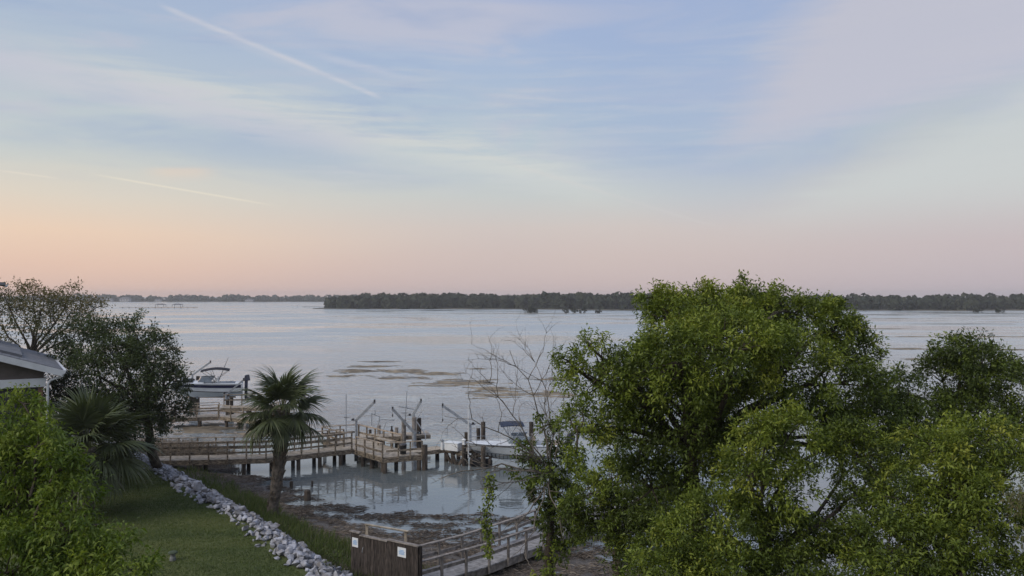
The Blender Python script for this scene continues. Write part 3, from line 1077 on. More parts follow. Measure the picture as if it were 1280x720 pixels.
blades('dead_reeds', p, .75, .035, .72 + RNG.normal(0, .2, len(p)), L_wrack, 'dry reddish brown reeds behind the boardwalk', .25)


def straw(name, pts, L, w, label, mat=L_wrack, tint=.45):
    rng = RNG
    n = len(pts)
    a = rng.normal(.15, .75, n)
    d = np.stack([np.cos(a), np.sin(a), rng.normal(0, .12, n)], 1)
    s = np.stack([-np.sin(a), np.cos(a), np.zeros(n)], 1)
    l = (L * rng.uniform(.4, 1.4, n))[:, None]
    z = np.array([0, 0, 1.0]) * rng.uniform(.005, .06, n)[:, None]
    v = np.stack([pts - d * l / 2 + z, pts + s * w + z * 1.5, pts + d * l / 2 + z, pts - s * w + z * 1.2], 1).reshape(-1, 3)
    return tag(place(name, np_mesh(name, v, np.arange(4 * n).reshape(n, 4), np.repeat(np.clip(tint + rng.normal(0, .22, n), 0, 1), 4)), mat), label, kind='stuff')


p = scatter(150000, -18, 12, 22, 46, lambda x, y, r, z: (r < -1.0) & (z > .0) & (fbm(x * .9, y * 1.6, 33, 3) > .40))
straw('wrack', p, .28, .012, 'brown dead reed wrack lying on the marsh and mud')
p = scatter(60000, -16, 8, 30, 44, lambda x, y, r, z: (r < -3) & (z > -.10) & (z < .03) & (fbm(x * .8, y * 2.6, 35, 3) > .53))
p[:, 2] = np.maximum(p[:, 2], .004)
straw('floating_wrack', p, .34, .016, 'dark strands of reed floating at the water edge', tint=.14)


def weed(px, py, Y, h, n, label):
    rng = np.random.default_rng(int(px))
    b = at(px, py, Y)
    b.z = float(ground_z(b.x, b.y)) + .1
    root = thing('weed', b, label, 'plant', 'weeds growing out of the rocks')
    mb = MB()
    P = []
    for k in range(n):
        e = b + Vector((rng.normal(0, .12), rng.normal(0, .12), h * rng.uniform(.7, 1.2)))
        pts = limb(mb, b + Vector((rng.normal(0, .04), 0, -.1)), e, .008, .003, rng, 6, .02, 4)
        P += [tuple(q) for q in pts[1:] for _ in range(5)]
    mb.build('stem', M_bark, root)
    P = np.array(P) + rng.normal(size=(len(P), 3)) * .02
    place('leaves', leaves_mesh('leaves', P - np.array(b), rng.normal(size=(len(P), 3)) + np.array([0, 0, .5]), .11, .03, .2 + rng.normal(0, .1, len(P)), .2, rng), L_oak, root)


weed(412, 712, 25.4, .75, 7, 'dark weed with thin stems growing among the boulders beside the gate')
weed(424, 690, 26.4, .6, 5, 'shorter weed at the water side of the boulders near the gate')

# ------------------------------------------------------------------ boardwalks and docks


def planks(mb, a, b, off, pw=.14, gap=.012, th=.04, rng=random):
    a, b, off = Vector(a), Vector(b), Vector((off[0], off[1], 0))
    L = (b - a).length
    d = (b - a) / L
    n = max(1, int(L / (pw + gap)))
    for k in range(n):
        s = a + d * (k * L / n)
        e = a + d * ((k + 1) * L / n - gap)
        jz = Vector((0, 0, rng.uniform(-.004, .004)))
        ex = off.normalized() * rng.uniform(-.015, .02)
        t = Vector((0, 0, th))
        q = [s - ex, e - ex, e + off + ex, s + off + ex]
        mb.hexa([v - t + jz for v in q] + [v + jz for v in q])


def rail(root, a, b, n_posts, h, mids, ends=(True, True), post=.075, cap=.13, side=0.0, mat=M_wood, capmat=M_cap):
    """posts, flat cap rail and mid rails from a to b (points on the deck edge)"""
    a, b = Vector(a), Vector(b)
    d = (b - a).normalized()
    nr = Vector((-d.y, d.x, 0)) * side
    for k in range(n_posts):
        if (k == 0 and not ends[0]) or (k == n_posts - 1 and not ends[1]):
            continue
        p = a.lerp(b, k / (n_posts - 1)) + nr
        MB().beam(p - Vector((0, 0, .22)), p + Vector((0, 0, h - .021)), post, post, up=tuple(d)).build('post', mat, root)
    q = nr
    MB().beam(a + q + Vector((0, 0, h)), b + q + Vector((0, 0, h)), cap, .04).build('top_rail', capmat, root)
    inn = Vector((-d.y, d.x, 0)) * (post / 2 + .021) * (1 if side <= 0 else -1)
    for m in mids:
        MB().beam(a + q + inn + Vector((0, 0, h * m)), b + q + inn + Vector((0, 0, h * m)), .036, .11).build('mid_rail', mat, root)


def piling(root, x, y, z, r=.13, zb=-1.0, mat=None):
    return MB().tube([(x, y, zb), (x, y, z)], [r * 1.05, r], 10).build('piling', mat or M_pile, root, smooth=False)


def walk(root, a, b, off, np_=5, npile=4, near=True, far=True, h=1.0, mids=(.36, .68), ends_n=(True, True), ends_f=(True, True), deckmat=M_deck, mat=M_wood, capmat=M_cap, dk=None, pile_r=.115):
    a, b = Vector(a), Vector(b)
    o3 = Vector((off[0], off[1], 0))
    planks(dk, a, b, off)
    t = Vector((0, 0, .175))
    un = o3.normalized()
    for s in (.04, .5, .96):
        MB().beam(a + o3 * s - t, b + o3 * s - t, .07, .24).build('stringer', M_pile if s == .5 else mat, root)
    if near:
        rail(root, a - un * .06, b - un * .06, np_, h, mids, ends_n, mat=mat, capmat=capmat)
    if far:
        rail(root, a + o3 + un * .06, b + o3 + un * .06, np_, h, mids, ends_f, mat=mat, capmat=capmat)
    for k in range(npile):
        p = a.lerp(b, (k + .5) / npile)
        for s in (.08, .92):
            q = p + o3 * s
            piling(root, q.x, q.y, p.z - .30, pile_r)
        MB().beam(p + o3 * -.02 - Vector((0, 0, .36)), p + o3 * 1.02 - Vector((0, 0, .36)), .08, .12).build('cross_beam', M_pile, root)


def main_dock():
    root = thing('boardwalk', (-13.8, 44.6, 0), 'long wooden boardwalk with railings running from the rocks to the pier head', 'boardwalk')
    dk = MB()
    A, B, C = Vector((-21.0, 43.7, .90)), Vector((-13.9, 44.5, .90)), Vector((-9.6, 47.2, .90))
    off1 = Vector((-.12, 1.3, 0))
    off2 = Vector((-.68, 1.1, 0))
    walk(root, A, B, off1, 8, 3, h=1.0, dk=dk, ends_n=(True, False), ends_f=(True, False))
    walk(root, B + Vector((.02, .012, 0)), C, off2, 6, 4, h=1.0, dk=dk)
    # wedge where the walk bends
    dk.prism([(B.x - .005, B.y), (B.x + off2.x - .01, B.y + off2.y), (B.x + off1.x, B.y + off1.y)], .868, .904)
    o = dk.build('deck_planks', M_deck, root)
    o['kind'] = 'stuff'
    # pier head, lying across the end of the walk
    ph = thing('pier_head', (-8.5, 47.5, 0), 'railed wooden pier head on dark pilings at the end of the long boardwalk', 'dock')
    dk = MB()
    P1, P2, P3 = Vector((-9.2, 46.9, .90)), Vector((-7.3, 44.75, .90)), Vector((-5.25, 45.6, .90))
    w = P3 - P2
    u = (P1 - P2).normalized()
    P1b = P1 + u * 4.2
    planks(dk, P2, P1b, w)
    o = dk.build('deck_planks', M_deck, ph)
    o['kind'] = 'stuff'
    dn = Vector((0, 0, .18))
    for s in (.02, .5, .98):
        MB().beam(P2 + w * s - dn, P1b + w * s - dn, .08, .25).build('stringer', M_wood if s != .5 else M_pile, ph)
    MB().beam(P2 - dn - u * .045, P2 + w - dn - u * .045, .05, .26).build('front_board', M_wood, ph)
    wn = w.normalized()
    rail(ph, P2 - wn * .05 - u * .02, P1 - wn * .05, 4, .80, (.42,))
    rail(ph, P2 - u * .11 + wn * .12, P2 + w - u * .11, 4, .80, (.42,), ends=(False, True))
    rail(ph, P2 + u * 2.1 + w + wn * .05, P1b + w + wn * .05, 6, .86, (.45,), capmat=M_tan)
    rail(ph, P1b + u * .06, P1b + u * .06 + w, 3, .86, (.45,), ends=(True, False))
    rail(ph, P1 + u * 1.45 - wn * .05, P1b - wn * .05, 4, .86, (.45,))
    for s in (0, .34, .66, 1):
        for q in (.05, .95):
            p = P2.lerp(P1b, s) + w * q
            piling(ph, p.x, p.y, .58, .12)
    for s in (.08, .5):
        p = P2.lerp(P1, s) - wn * .02
        piling(ph, p.x + .1, p.y + .25, .58, .13)
    p = P3 + wn * .16 - u * .1
    piling(ph, p.x, p.y, 1.45, .16)
    # bench seat along the far rail
    bn = MB()
    s0 = P2 + u * 2.4 + w * .86 + Vector((0, 0, .42))
    bn.beam(s0, s0 + u * 1.8, .34, .05)
    b = bn.build('bench_seat', M_deck, ph)
    for k in (.15, 1.65):
        MB().beam(s0 + u * k, s0 + u * k - Vector((0, 0, .42)), .09, .09).build('bench_leg', M_wood, ph)
    # lower catwalk out to the boat lift
    cw = thing('catwalk', (-4.5, 47.5, 0), 'narrow unrailed catwalk between the pier head and the white boat', 'dock')
    dk = MB()
    a, bq, c = Vector((-5.9, 46.75, .78)), Vector((-4.0, 48.0, .78)), Vector((-2.9, 46.9, .78))
    planks(dk, a, bq, (-.62, .85))
    planks(dk, bq + Vector((.02, .0, 0)), c, (.62, .75))
    o = dk.build('deck_planks', M_deck, cw)
    o['kind'] = 'stuff'
    for (p0, p1, of) in ((a, bq, Vector((-.62, .85, 0))), (bq, c, Vector((.62, .75, 0)))):
        for s in (.03, .97):
            MB().beam(p0 + of * s - Vector((0, 0, .15)), p1 + of * s - Vector((0, 0, .15)), .06, .2).build('stringer', M_wood, cw)
    for (x, y, z) in ((-4.0, 48.05, .6), (-4.6, 48.6, .6), (-3.55, 47.4, .6), (-2.85, 46.75, 1.25), (-2.2, 47.6, .6), (-3.3, 48.7, .6)):
        piling(cw, x, y, z, .125)
    for (p0, p1) in (((-3.55, 47.42, .55), (-3.3, 47.1, -.1)), ((-2.86, 46.78, .5), (-3.2, 47.05, -.1)), ((-4.0, 48.02, .5), (-3.65, 47.7, -.1))):
        MB().beam(p0, p1, .10, .16).build('brace', M_pile, cw)
    # wharf behind the pier head
    wf = thing('wharf', (-7.0, 51.5, 0), 'low plank wharf carrying the lifting gear behind the pier head', 'dock')
    dk = MB()
    a, bq = Vector((-9.9, 51.2, .86)), Vector((-5.4, 52.4, .86))
    planks(dk, a, bq, (-.35, 1.3))
    o = dk.build('deck_planks', M_deck, wf)
    o['kind'] = 'stuff'
    for s in (.02, .98):
        of = Vector((-.35, 1.3, 0)) * s
        MB().beam(a + of - Vector((0, 0, .16)), bq + of - Vector((0, 0, .16)), .07, .23).build('stringer', M_wood, wf)
    for k in range(4):
        p = a.lerp(bq, (k + .3) / 4)
        piling(wf, p.x, p.y + .05, .66, .13)
        piling(wf, p.x - .3, p.y + 1.2, .66, .13)
    for (px, Y, top) in ((505, 51.9, 524), (518, 51.6, 521), (524, 52.6, 522), (496, 53, 534), (474, 52.6, 531)):
        q = at(px, top, Y)
        piling(wf, q.x, q.y, q.z, .15 if px > 500 else .12, mat=M_grey_wood if px < 520 else M_pile)


main_dock()


def davit(label, base, h, elbow, tip, r=.07, cable=True, stub=.35, group='grey boat-lifting davits on the docks'):
    """pedestal post, boom up to the tip, short back stub with winch, cable with a hook block"""
    base, elbow, tip = Vector(base), Vector(elbow), Vector(tip)
    root = thing('davit_crane', base, label, 'davit', group)
    MB().lathe(base, [(r * 2.2, 0), (r * 2.2, .03), (r * 1.25, .06), (r * 1.15, (elbow - base).length)], 10).build('post', M_galv, root, smooth=False)
    d = (tip - elbow).normalized()
    MB().beam(elbow - d * .06, tip, r * 1.5, r * 1.9).build('boom', M_galv, root)
    MB().box(tip + Vector((0, 0, .02)), (.10, .10, .26)).build('sheave', M_dark_metal, root, bevel=.012)
    back = Vector((-d.x, -d.y, 0)).normalized()
    MB().beam(elbow, elbow + back * stub, .10, .09).build('winch', M_galv, root)
    MB().tube([elbow + back * stub * .6 + Vector((0, -.09, .05)), elbow + back * stub * .6 + Vector((0, .09, .05))], .07, 10).build('drum', M_dark_metal, root)
    if cable:
        e = tip - Vector((0, 0, cable))
        MB().tube([tip, e], .012, 5).build('cable', M_rope, root)
        MB().box(e - Vector((0, 0, .06)), (.07, .07, .16)).build('hook_block', M_dark_metal, root, bevel=.01)


davit('grey davit at the far end of the pier head, boom rising to the right', at(445.5, 548, 50.6), 1, at(445.5, 525, 50.6), at(468.5, 502, 50.2), cable=.0)
davit('grey davit beside the dark pilings with its boom raised to the left', at(518, 559, 50.4), 1, at(518.5, 541, 50.4), at(491, 511, 50.2), .085, cable=.35)
davit('grey davit on the wharf with a short steep boom rising to the right', at(517.5, 545, 51.9), 1, at(516, 519, 51.9), at(526.5, 501, 51.7), cable=.0)
davit('davit at the bow of the white boat, long boom reaching left with a hanging hook', at(587.5, 560, 47.6), 1, at(587, 530, 47.6), at(553.5, 507, 47.2), .08, cable=.8)


def pole_mast(label, foot, top, bars, r=.035, mat=None):
    root = thing('mooring_mast', foot, label, 'pole', 'thin poles standing on the docks')
    MB().tube([foot, top], [r, r * .6], 7).build('pole', mat or M_galv, root)
    for (a, b) in bars:
        MB().beam(a, b, .05, .06).build('crossbar', M_galv, root)
    return root


pole_mast('thin upright pole with a small crossbar at the near corner of the pier railing', at(433, 553, 50.3), at(433, 492, 50.3), [(at(430, 521.5, 50.3), at(437, 521.5, 50.3))])
pole_mast('tall thin pole with two crossbars standing above the dark pilings', at(505, 551, 52), at(509, 488, 52), [(at(499, 508, 52), at(518, 511.5, 52)), (at(502, 516, 52), at(510, 516, 52)), (at(508.5, 502, 52), at(508.5, 510, 51.9))])
pole_mast('white upright guide pole at the bow of the boat beside the ivy tree', at(585.6, 572, 46.8), at(585.6, 506, 46.8), [], .045, M_white)


def lift_frame():
    root = thing('boat_lift', at(470, 545, 53.5), 'empty frame of thin leaning guide poles behind the pier railing', 'boat lift')
    Y = 53.5
    for (a, b) in (((465, 516), (465, 532)), ((475, 521), (472, 541)), ((465, 517), (476, 521)), ((469, 512), (469, 518))):
        MB().beam(at(*a, Y), at(*b, Y), .05, .05).build('guide_pole', M_galv, root)
    MB().beam(at(478, 541, Y), at(483, 528, Y), .04, .04).build('brace', M_galv, root)
    MB().beam(at(476, 524, Y), at(493, 525, Y), .05, .05).build('crossbar', M_galv, root)
    MB().beam(at(490, 532, Y), at(490, 538, Y), .1, .1).build('float', M_dark_metal, root)
    for px in (463, 474, 490):
        q = at(px, 545, Y)
        MB().tube([(q.x, q.y, -1), (q.x, q.y, 1.0)], .1, 8).build('piling', M_pile, root)
    MB().beam(at(462, 545, Y), at(492, 547, Y), .12, .14).build('beam', M_pile, root)
    r2 = thing('boat_lift', at(522, 545, 52.2), 'white bent-tube lift frame among the dark pilings', 'boat lift')
    Y = 52.2
    for (a, b) in (((520, 525), (532, 543)), ((505, 519), (527, 515)), ((527, 515), (528, 510)), ((532, 543), (532, 550)), ((519, 527), (527, 515))):
        MB().beam(at(*a, Y), at(*b, Y), .055, .055).build('tube', M_white, r2)


lift_frame()


def lamp_box():
    q = at(567, 569, 47.4)
    q.z = .784
    root = thing('dock_box', q, 'white storage box on the catwalk in front of the boat', 'dock box')
    MB().box(q + Vector((0, 0, .22)), (.95, .55, .44), -.5).build('body', M_white, root, bevel=.03)
    MB().box(q + Vector((0, 0, .475)), (1.0, .60, .07), -.5).build('lid', M_gel, root, bevel=.03)
    q = Vector((-2.85, 46.75, 1.25))
    root = thing('piling_light', q, 'white lantern on the piling beside the storage box', 'lamp')
    MB().lathe(q, [(.10, 0), (.10, .04), (.075, .06), (.085, .26), (.14, .28), (.04, .36)], 10).build('housing', M_white, root)
    q = at(553, 556, 47.6)
    q.z = .784
    root = thing('dock_cleat_post', q, 'short white post with grey cap below the hanging hook', 'post')
    MB().lathe(q, [(.10, 0), (.09, .35), (.07, .40), (.07, .5)], 10).build('post', M_white, root)
    MB().lathe(q + Vector((0, 0, .5)), [(.10, 0), (.11, .08), (.03, .14)], 10).build('cap', M_galv, root)
    # hose reel on the pier head
    q = Vector((-6.3, 45.7, .904))
    root = thing('trash_bin', q, 'dark round bin inside the near corner of the pier railing', 'bin')
    MB().lathe(q, [(.17, 0), (.21, .5), (.22, .52)], 14).build('body', M_black, root)
    MB().lathe(q + Vector((0, 0, .52)), [(.23, 0), (.2, .06), (.05, .09)], 14).build('lid', M_dark_metal, root)


lamp_box()


def back_dock():
    root = thing('boardwalk', (-22.3, 60.5, 0), 'farther railed dock below the navy-striped boat, half hidden by the dark tree', 'dock')
    dk = MB()
    A, B = Vector((-33, 57.2, .80)), Vector((-22.6, 60.8, .80))
    walk(root, A, B, (-.42, 1.25), 8, 4, h=.9, mids=(.5,), dk=dk)
    C = Vector((-19.0, 58.7, .80))
    walk(root, B + Vector((.05, -.03, 0)), C, (.9, 1.5), 4, 3, h=.9, mids=(.5,), dk=dk, far=False)
    D = Vector((-18.3, 63.5, .80))
    walk(root, C + Vector((.2, 1.2, 0)), D, (-1.5, .3), 4, 3, h=.9, mids=(.5,), dk=dk, far=False, ends_n=(False, True))
    walk(root, Vector((-23.6, 63.8, 1.0)), Vector((-18.0, 64.6, 1.0)), (-.2, 1.4), 5, 4, h=.9, mids=(.5,), dk=dk, near=False, capmat=M_cap)
    o = dk.build('deck_planks', M_deck, root)
    o['kind'] = 'stuff'


back_dock()

# ------------------------------------------------------------------ boats


def boat(name, label, pos, yaw, L, B, D, stripe, canopy_mat, canopy, motor, seats_tan, dark_cover, tower_mat):
    """bow along +x of the boat; parts are built in place"""
    root = thing(name, pos, label, 'boat')
    R = Matrix.Rotation(yaw, 4, 'Z')
    Tm = Matrix.Translation(pos) @ R
    W = lambda x, y, z: Tm @ Vector((x, y, z))
    ns = 22

    def sec(t):
        bg = B / 2 * max(0, 1 - t ** 3.0) ** .62 * (.93 + .07 * min(1, t * 4))
        bc = B / 2 * .84 * max(0, 1 - t ** 2.0) ** .85
        zk = D * .52 * max(0, (t - .55) / .45) ** 2.2
        zc = D * (.34 + .34 * t ** 2.2)
        zg = D * (.90 + .16 * t ** 1.4)
        xk = L * (t if t < .55 else .55 + (t - .55) * .80)
        xc = L * (t if t < .55 else .55 + (t - .55) * .90)
        return (xk, 0, zk), (xc, bc, zc), (L * t, bg, zg)

    def strip(i0, i1, lo, hi, out, mat, nm, t0=0.0, t1=1.0):
        mb = MB()
        for sgn in (-1, 1):
            vs, fs = [], []
            for k in range(ns + 1):
                t = t0 + (t1 - t0) * k / ns
                s = sec(t)
                p, q = Vector(s[i0]), Vector(s[i1])
                for f in (lo, hi):
                    v = p.lerp(q, f)
                    vs.append(W(v.x + out * (t > .9), sgn * (v.y + out), v.z))
            for k in range(ns):
                fs.append((2 * k, 2 * k + 1, 2 * k + 3, 2 * k + 2))
            mb.add(vs, fs)
        return mb.build(nm, mat, root, smooth=True)

    hull = MB()
    vs, fs = [], []
    for k in range(ns + 1):
        s = sec(k / ns)
        for (x, y, z) in (s[2], s[1], s[0], (s[1][0], -s[1][1], s[1][2]), (s[2][0], -s[2][1], s[2][2])):
            vs.append(W(x, y, z))
    for k in range(ns):
        for j in range(4):
            fs.append((5 * k + j, 5 * k + j + 1, 5 * k + 5 + j + 1, 5 * k + 5 + j))
    fs.append((0, 1, 2, 3, 4))
    hull.add(vs, fs)
    hull.build('hull', M_gel, root)
    strip(0, 1, 0.0, .85, .004, M_bluegrey if not stripe else M_gel, 'bottom_paint')
    if stripe:
        strip(1, 2, .50, .86, .006, M_navy, 'stripe', .02, .93)
        strip(1, 2, -.02, .06, .012, M_black, 'chine_line', .0, .8)
    strip(1, 2, .95, 1.02, .022, M_white if stripe else M_navy, 'rub_rail')
    # deck with cockpit well
    dk = MB()
    vs, fs = [], []
    rows = 16
    for k in range(rows + 1):
        t = .50 + .5 * k / rows
        s = sec(t)[2]
        crown = D * .13 * math.sin(math.pi * min(1, (1 - t) * 2.2) / 2)
        for f in (-1, -.5, 0, .5, 1):
            vs.append(W(s[0], s[1] * f, s[2] + .012 + crown * (1 - f * f)))
    for k in range(rows):
        for j in range(4):
            fs.append((5 * k + j, 5 * k + j + 1, 5 * k + 6 + j, 5 * k + 5 + j))
    dk.add(vs, fs)
    for sgn in (-1, 1):                         # side decks and cockpit walls
        for k in range(10):
            ta, tb = .50 * k / 10, .50 * (k + 1) / 10
            a, b = sec(ta)[2], sec(tb)[2]
            dk.add([W(a[0], sgn * a[1], a[2] + .012), W(b[0], sgn * b[1], b[2] + .012), W(b[0], sgn * (b[1] - .24), b[2] + .03), W(a[0], sgn * (a[1] - .24), a[2] + .03)], [(0, 1, 2, 3)])
            dk.add([W(a[0], sgn * (a[1] - .24), a[2] + .03), W(b[0], sgn * (b[1] - .24), b[2] + .03), W(b[0], sgn * (b[1] - .26), D * .45), W(a[0], sgn * (a[1] - .26), D * .45)], [(0, 1, 2, 3)])
    a, b = sec(0)[2], sec(.5)[2]
    dk.add([W(.02, -a[1] + .25, D * .45), W(.02, a[1] - .25, D * .45), W(b[0], b[1] - .25, D * .45), W(b[0], -b[1] + .25, D * .45)], [(0, 1, 2, 3)])
    dk.add([W(b[0] + .002, -b[1] + .24, D * .45), W(b[0] + .002, b[1] - .24, D * .45), W(b[0] + .002, b[1] - .24, b[2]), W(b[0] + .002, -b[1] + .24, b[2])], [(0, 1, 2, 3)])
    dk.build('deck', M_gel, root)
    zt = D * .98
    # windscreen: three panes in a frame
    ws = MB()
    x0, x1 = L * .50, L * .60
    hw = B * .36
    hgt = .42
    for (p, q) in (((x0 - .5, hw), (x1 - .1, hw * .8)), ((x1 - .1, hw * .8), (x1, 0)), ((x1, 0), (x1 - .1, -hw * .8)), ((x1 - .1, -hw * .8), (x0 - .5, -hw))):
        z = zt + .05
        rk = -.32
        ws.hexa([W(p[0], p[1], z), W(q[0], q[1], z), W(q[0] - .012, q[1], z), W(p[0] - .012, p[1], z),
                 W(p[0] + rk, p[1] * .94, z + hgt), W(q[0] + rk, q[1] * .94, z + hgt), W(q[0] + rk - .012, q[1] * .94, z + hgt), W(p[0] + rk - .012, p[1] * .94, z + hgt)])
    wo = ws.build('windscreen', M_glass, root)
    fr = MB()
    z = zt + .05 + hgt
    fr.tube([W(x0 - .82, hw * .94, z), W(x1 - .42, hw * .75, z), W(x1 - .32, 0, z), W(x1 - .42, -hw * .75, z), W(x0 - .82, -hw * .94, z)], .02, 6)
    fr.build('frame', M_galv, wo)
    # helm console and seats
    MB().hexa([W(*p) for p in ((x0 - .5, -hw + .05, D * .45), (x0 - .1, -hw + .05, D * .45), (x0 - .1, -.1, D * .45), (x0 - .5, -.1, D * .45), (x0 - .4, -hw + .05, zt + .15), (x0 - .1, -hw + .05, zt + .2), (x0 - .1, -.1, zt + .2), (x0 - .4, -.1, zt + .15))]).build('console', M_gel, root)
    sm = M_vinyl if seats_tan else M_gel
    for (sx, sy) in ((L * .36, -.48), (L * .36, .48)):
        s_ = MB()
        s_.hexa([W(sx + dx, sy + dy, zz_) for zz_ in (D * .46, D * .78) for dx, dy in ((-.22, -.25), (.22, -.25), (.22, .25), (-.22, .25))])
        s_.hexa([W(sx + dx, sy + dy, zz_) for zz_, sh in ((D * .78, 0), (zt + .42, -.08)) for dx, dy in ((-.22 + sh, -.25), (-.10 + sh, -.25), (-.10 + sh, .25), (-.22 + sh, .25))])
        s_.build('seat', sm, root, bevel=.02)
    bs = MB()
    bs.hexa([W(x, y, zz_) for zz_ in (D * .46, zt - .02) for x, y in ((.12, -B * .36), (.6, -B * .36), (.6, B * .36), (.12, B * .36))])
    bs.build('bench_seat', sm, root, bevel=.03)
    if dark_cover:                              # dark cover stretched over the bow
        cv = MB()
        vs, fs = [], []
        for k in range(9):
            t = .64 + .26 * k / 8
            s = sec(t)[2]
            for f in (-.8, -.4, 0, .4, .8):
                vs.append(W(s[0], s[1] * f, s[2] + .06 + (.30 - .22 * k / 8) * (1 - f * f * 1.4)))
        for k in range(8):
            for j in range(4):
                fs.append((5 * k + j, 5 * k + j + 1, 5 * k + 6 + j, 5 * k + 5 + j))
        cv.add(vs, fs)
        cv.build('bow_cover', M_canvas_black, root, smooth=True)
    # canopy: arched canvas on bent tubes
    cx0, cx1, cz, cw, arch = canopy
    cn = MB()
    vs, fs = [], []
    nu, nv = 12, 6
    for i in range(nu + 1):
        f = i / nu
        for j in range(nv + 1):
            g_ = j / nv * 2 - 1
            vs.append(W(cx0 + (cx1 - cx0) * f, g_ * cw, cz + arch * math.sin(math.pi * min(1, max(0, f * .9 + .08))) + .08 * (1 - g_ * g_)))
    off = len(vs)
    vs2 = [v - Vector((0, 0, .05)) for v in vs]
    for i in range(nu):
        for j in range(nv):
            q = (i * (nv + 1) + j, i * (nv + 1) + j + 1, (i + 1) * (nv + 1) + j + 1, (i + 1) * (nv + 1) + j)
            fs.append(q)
            fs.append(tuple(k + off for k in reversed(q)))
    edge = [j for j in range(nv + 1)] + [i * (nv + 1) + nv for i in range(1, nu + 1)] + [nu * (nv + 1) + j for j in range(nv - 1, -1, -1)] + [i * (nv + 1) for i in range(nu - 1, 0, -1)]
    for k in range(len(edge)):
        a_, b_ = edge[k], edge[(k + 1) % len(edge)]
        fs.append((a_, b_, b_ + off, a_ + off))
    cn.add(vs + vs2, fs)
    cno = cn.build('canopy', canopy_mat, root, smooth=False)
    for (fx, tx) in ((cx0 * .4 + cx1 * .6, cx0 + .08), (cx0 * .5 + cx1 * .5, cx0 * .35 + cx1 * .65), (cx0 * .6 + cx1 * .4, cx1 - .08)):
        for sgn in (-1, 1):
            MB().tube([W(fx, sgn * (B * .45), zt), W(tx, sgn * cw * .96, cz + .02)], .018, 6).build('canopy_strut', tower_mat, root)
    # bow rail
    br = MB()
    pts = []
    for k in range(9):
        t = .66 + .31 * k / 8
        s = sec(t)[2]
        pts.append((s[0], s[1] * .9, s[2] + .28))
    br.tube([W(*p) for p in pts] + [W(p[0], -p[1], p[2]) for p in reversed(pts)], .014, 6)
    for p in pts[::3]:
        for sgn in (-1, 1):
            br.tube([W(p[0], sgn * p[1], p[2]), W(p[0], sgn * p[1], p[2] - .28)], .012, 5)
    br.build('bow_rail', M_galv, root)
    if motor:
        mo = MB()
        mo.hexa([W(*p) for p in ((-.62, -.17, zt + .05), (-.08, -.2, zt + .05), (-.08, .2, zt + .05), (-.62, .17, zt + .05), (-.52, -.13, zt + .58), (-.16, -.15, zt + .52), (-.16, .15, zt + .52), (-.52, .13, zt + .58))])
        m_ = mo.build('outboard_motor', M_motor, root, bevel=.05)
        lg = MB()
        lg.hexa([W(*p) for p in ((-.36, -.05, -.25), (-.14, -.05, -.25), (-.14, .05, -.25), (-.36, .05, -.25), (-.42, -.1, zt + .05), (-.14, -.1, zt + .05), (-.14, .1, zt + .05), (-.42, .1, zt + .05))])
        lg.build('leg', M_motor, m_)
        pr = MB()
        for k in range(3):
            a_ = k * 2.094
            pr.hexa([W(-.42 + e, math.sin(a_ + w_) * rr_, -.16 + math.cos(a_ + w_) * rr_) for e in (0, .02) for (w_, rr_) in ((-.2, .02), (-.35, .17), (.35, .17), (.2, .02))])
        pr.build('propeller', M_dark_metal, m_)
    return root, W


# navy-striped boat on the farther dock, bow to the left
Lb = boat('motor_boat', 'white motor boat with a navy hull stripe and black canopy, raised on the farther lift', Vector(at(304, 494.5, 68)), math.pi + .30, 6.2, 2.3, 1.28, True, M_canvas_black, (1.05, 3.35, 2.22, .92, .20), True, False, True, M_dark_metal)
pole = MB()
wk = Lb[1]
pole.tube([wk(2.0, -.4, 1.25), wk(1.2, -.4, 3.3)], [.03, .015], 6)
pole.build('antenna', M_dark_metal, Lb[0])
# white boat near the ivy tree
Rb = boat('motor_boat', 'white open boat with a blue canopy on the near lift, half behind the bare branches', Vector(at(706, 572.5, 47.6)), math.pi + .10, 6.0, 2.3, 1.02, False, M_canvas_blue, (2.55, 3.95, 2.12, .85, .05), True, True, False, M_galv)


def lift_left():
    root = thing('boat_lift', at(262, 500, 68), 'timber and steel cradle under the navy-striped boat', 'boat lift')
    for (px, Y, top) in ((240, 67.2, 493), (246, 67.2, 494), (285, 67, 490), (290, 70, 476), (242, 70.4, 474), (248, 70.6, 470)):
        q = at(px, top, Y)
        MB().tube([(q.x, q.y, -1), (q.x, q.y, q.z)], .16, 9).build('piling', M_pile, root)
    for px in (247, 286):
        a, b = at(px, 497, 66.8), at(px, 497, 70.4)
        b.z = a.z
        MB().beam(a, b, .14, .2).build('cradle_beam', M_galv, root)
    a, b = at(232, 497, 69), at(300, 496, 69)
    b.z = a.z = a.z + .1
    MB().beam(a + Vector((.6, -1.0, .1)), b + Vector((0, -1.0, .1)), .12, .12).build('bunk', M_tan, root)
    MB().beam(a + Vector((.6, .2, .1)), b + Vector((0, .2, .1)), .12, .12).build('bunk', M_tan, root)
    davit('davit left of the navy-striped boat, boom rising to the right', at(241, 476, 70.2), 1, at(242, 468, 70.2), at(263.5, 452.5, 70), .07, cable=.0)
    davit('grey davit crossing in front of the outboard of the navy-striped boat', at(283, 499, 66.4), 1, at(284.5, 492, 66.4), at(305, 474.5, 66.4), .065, cable=.0)


lift_left()


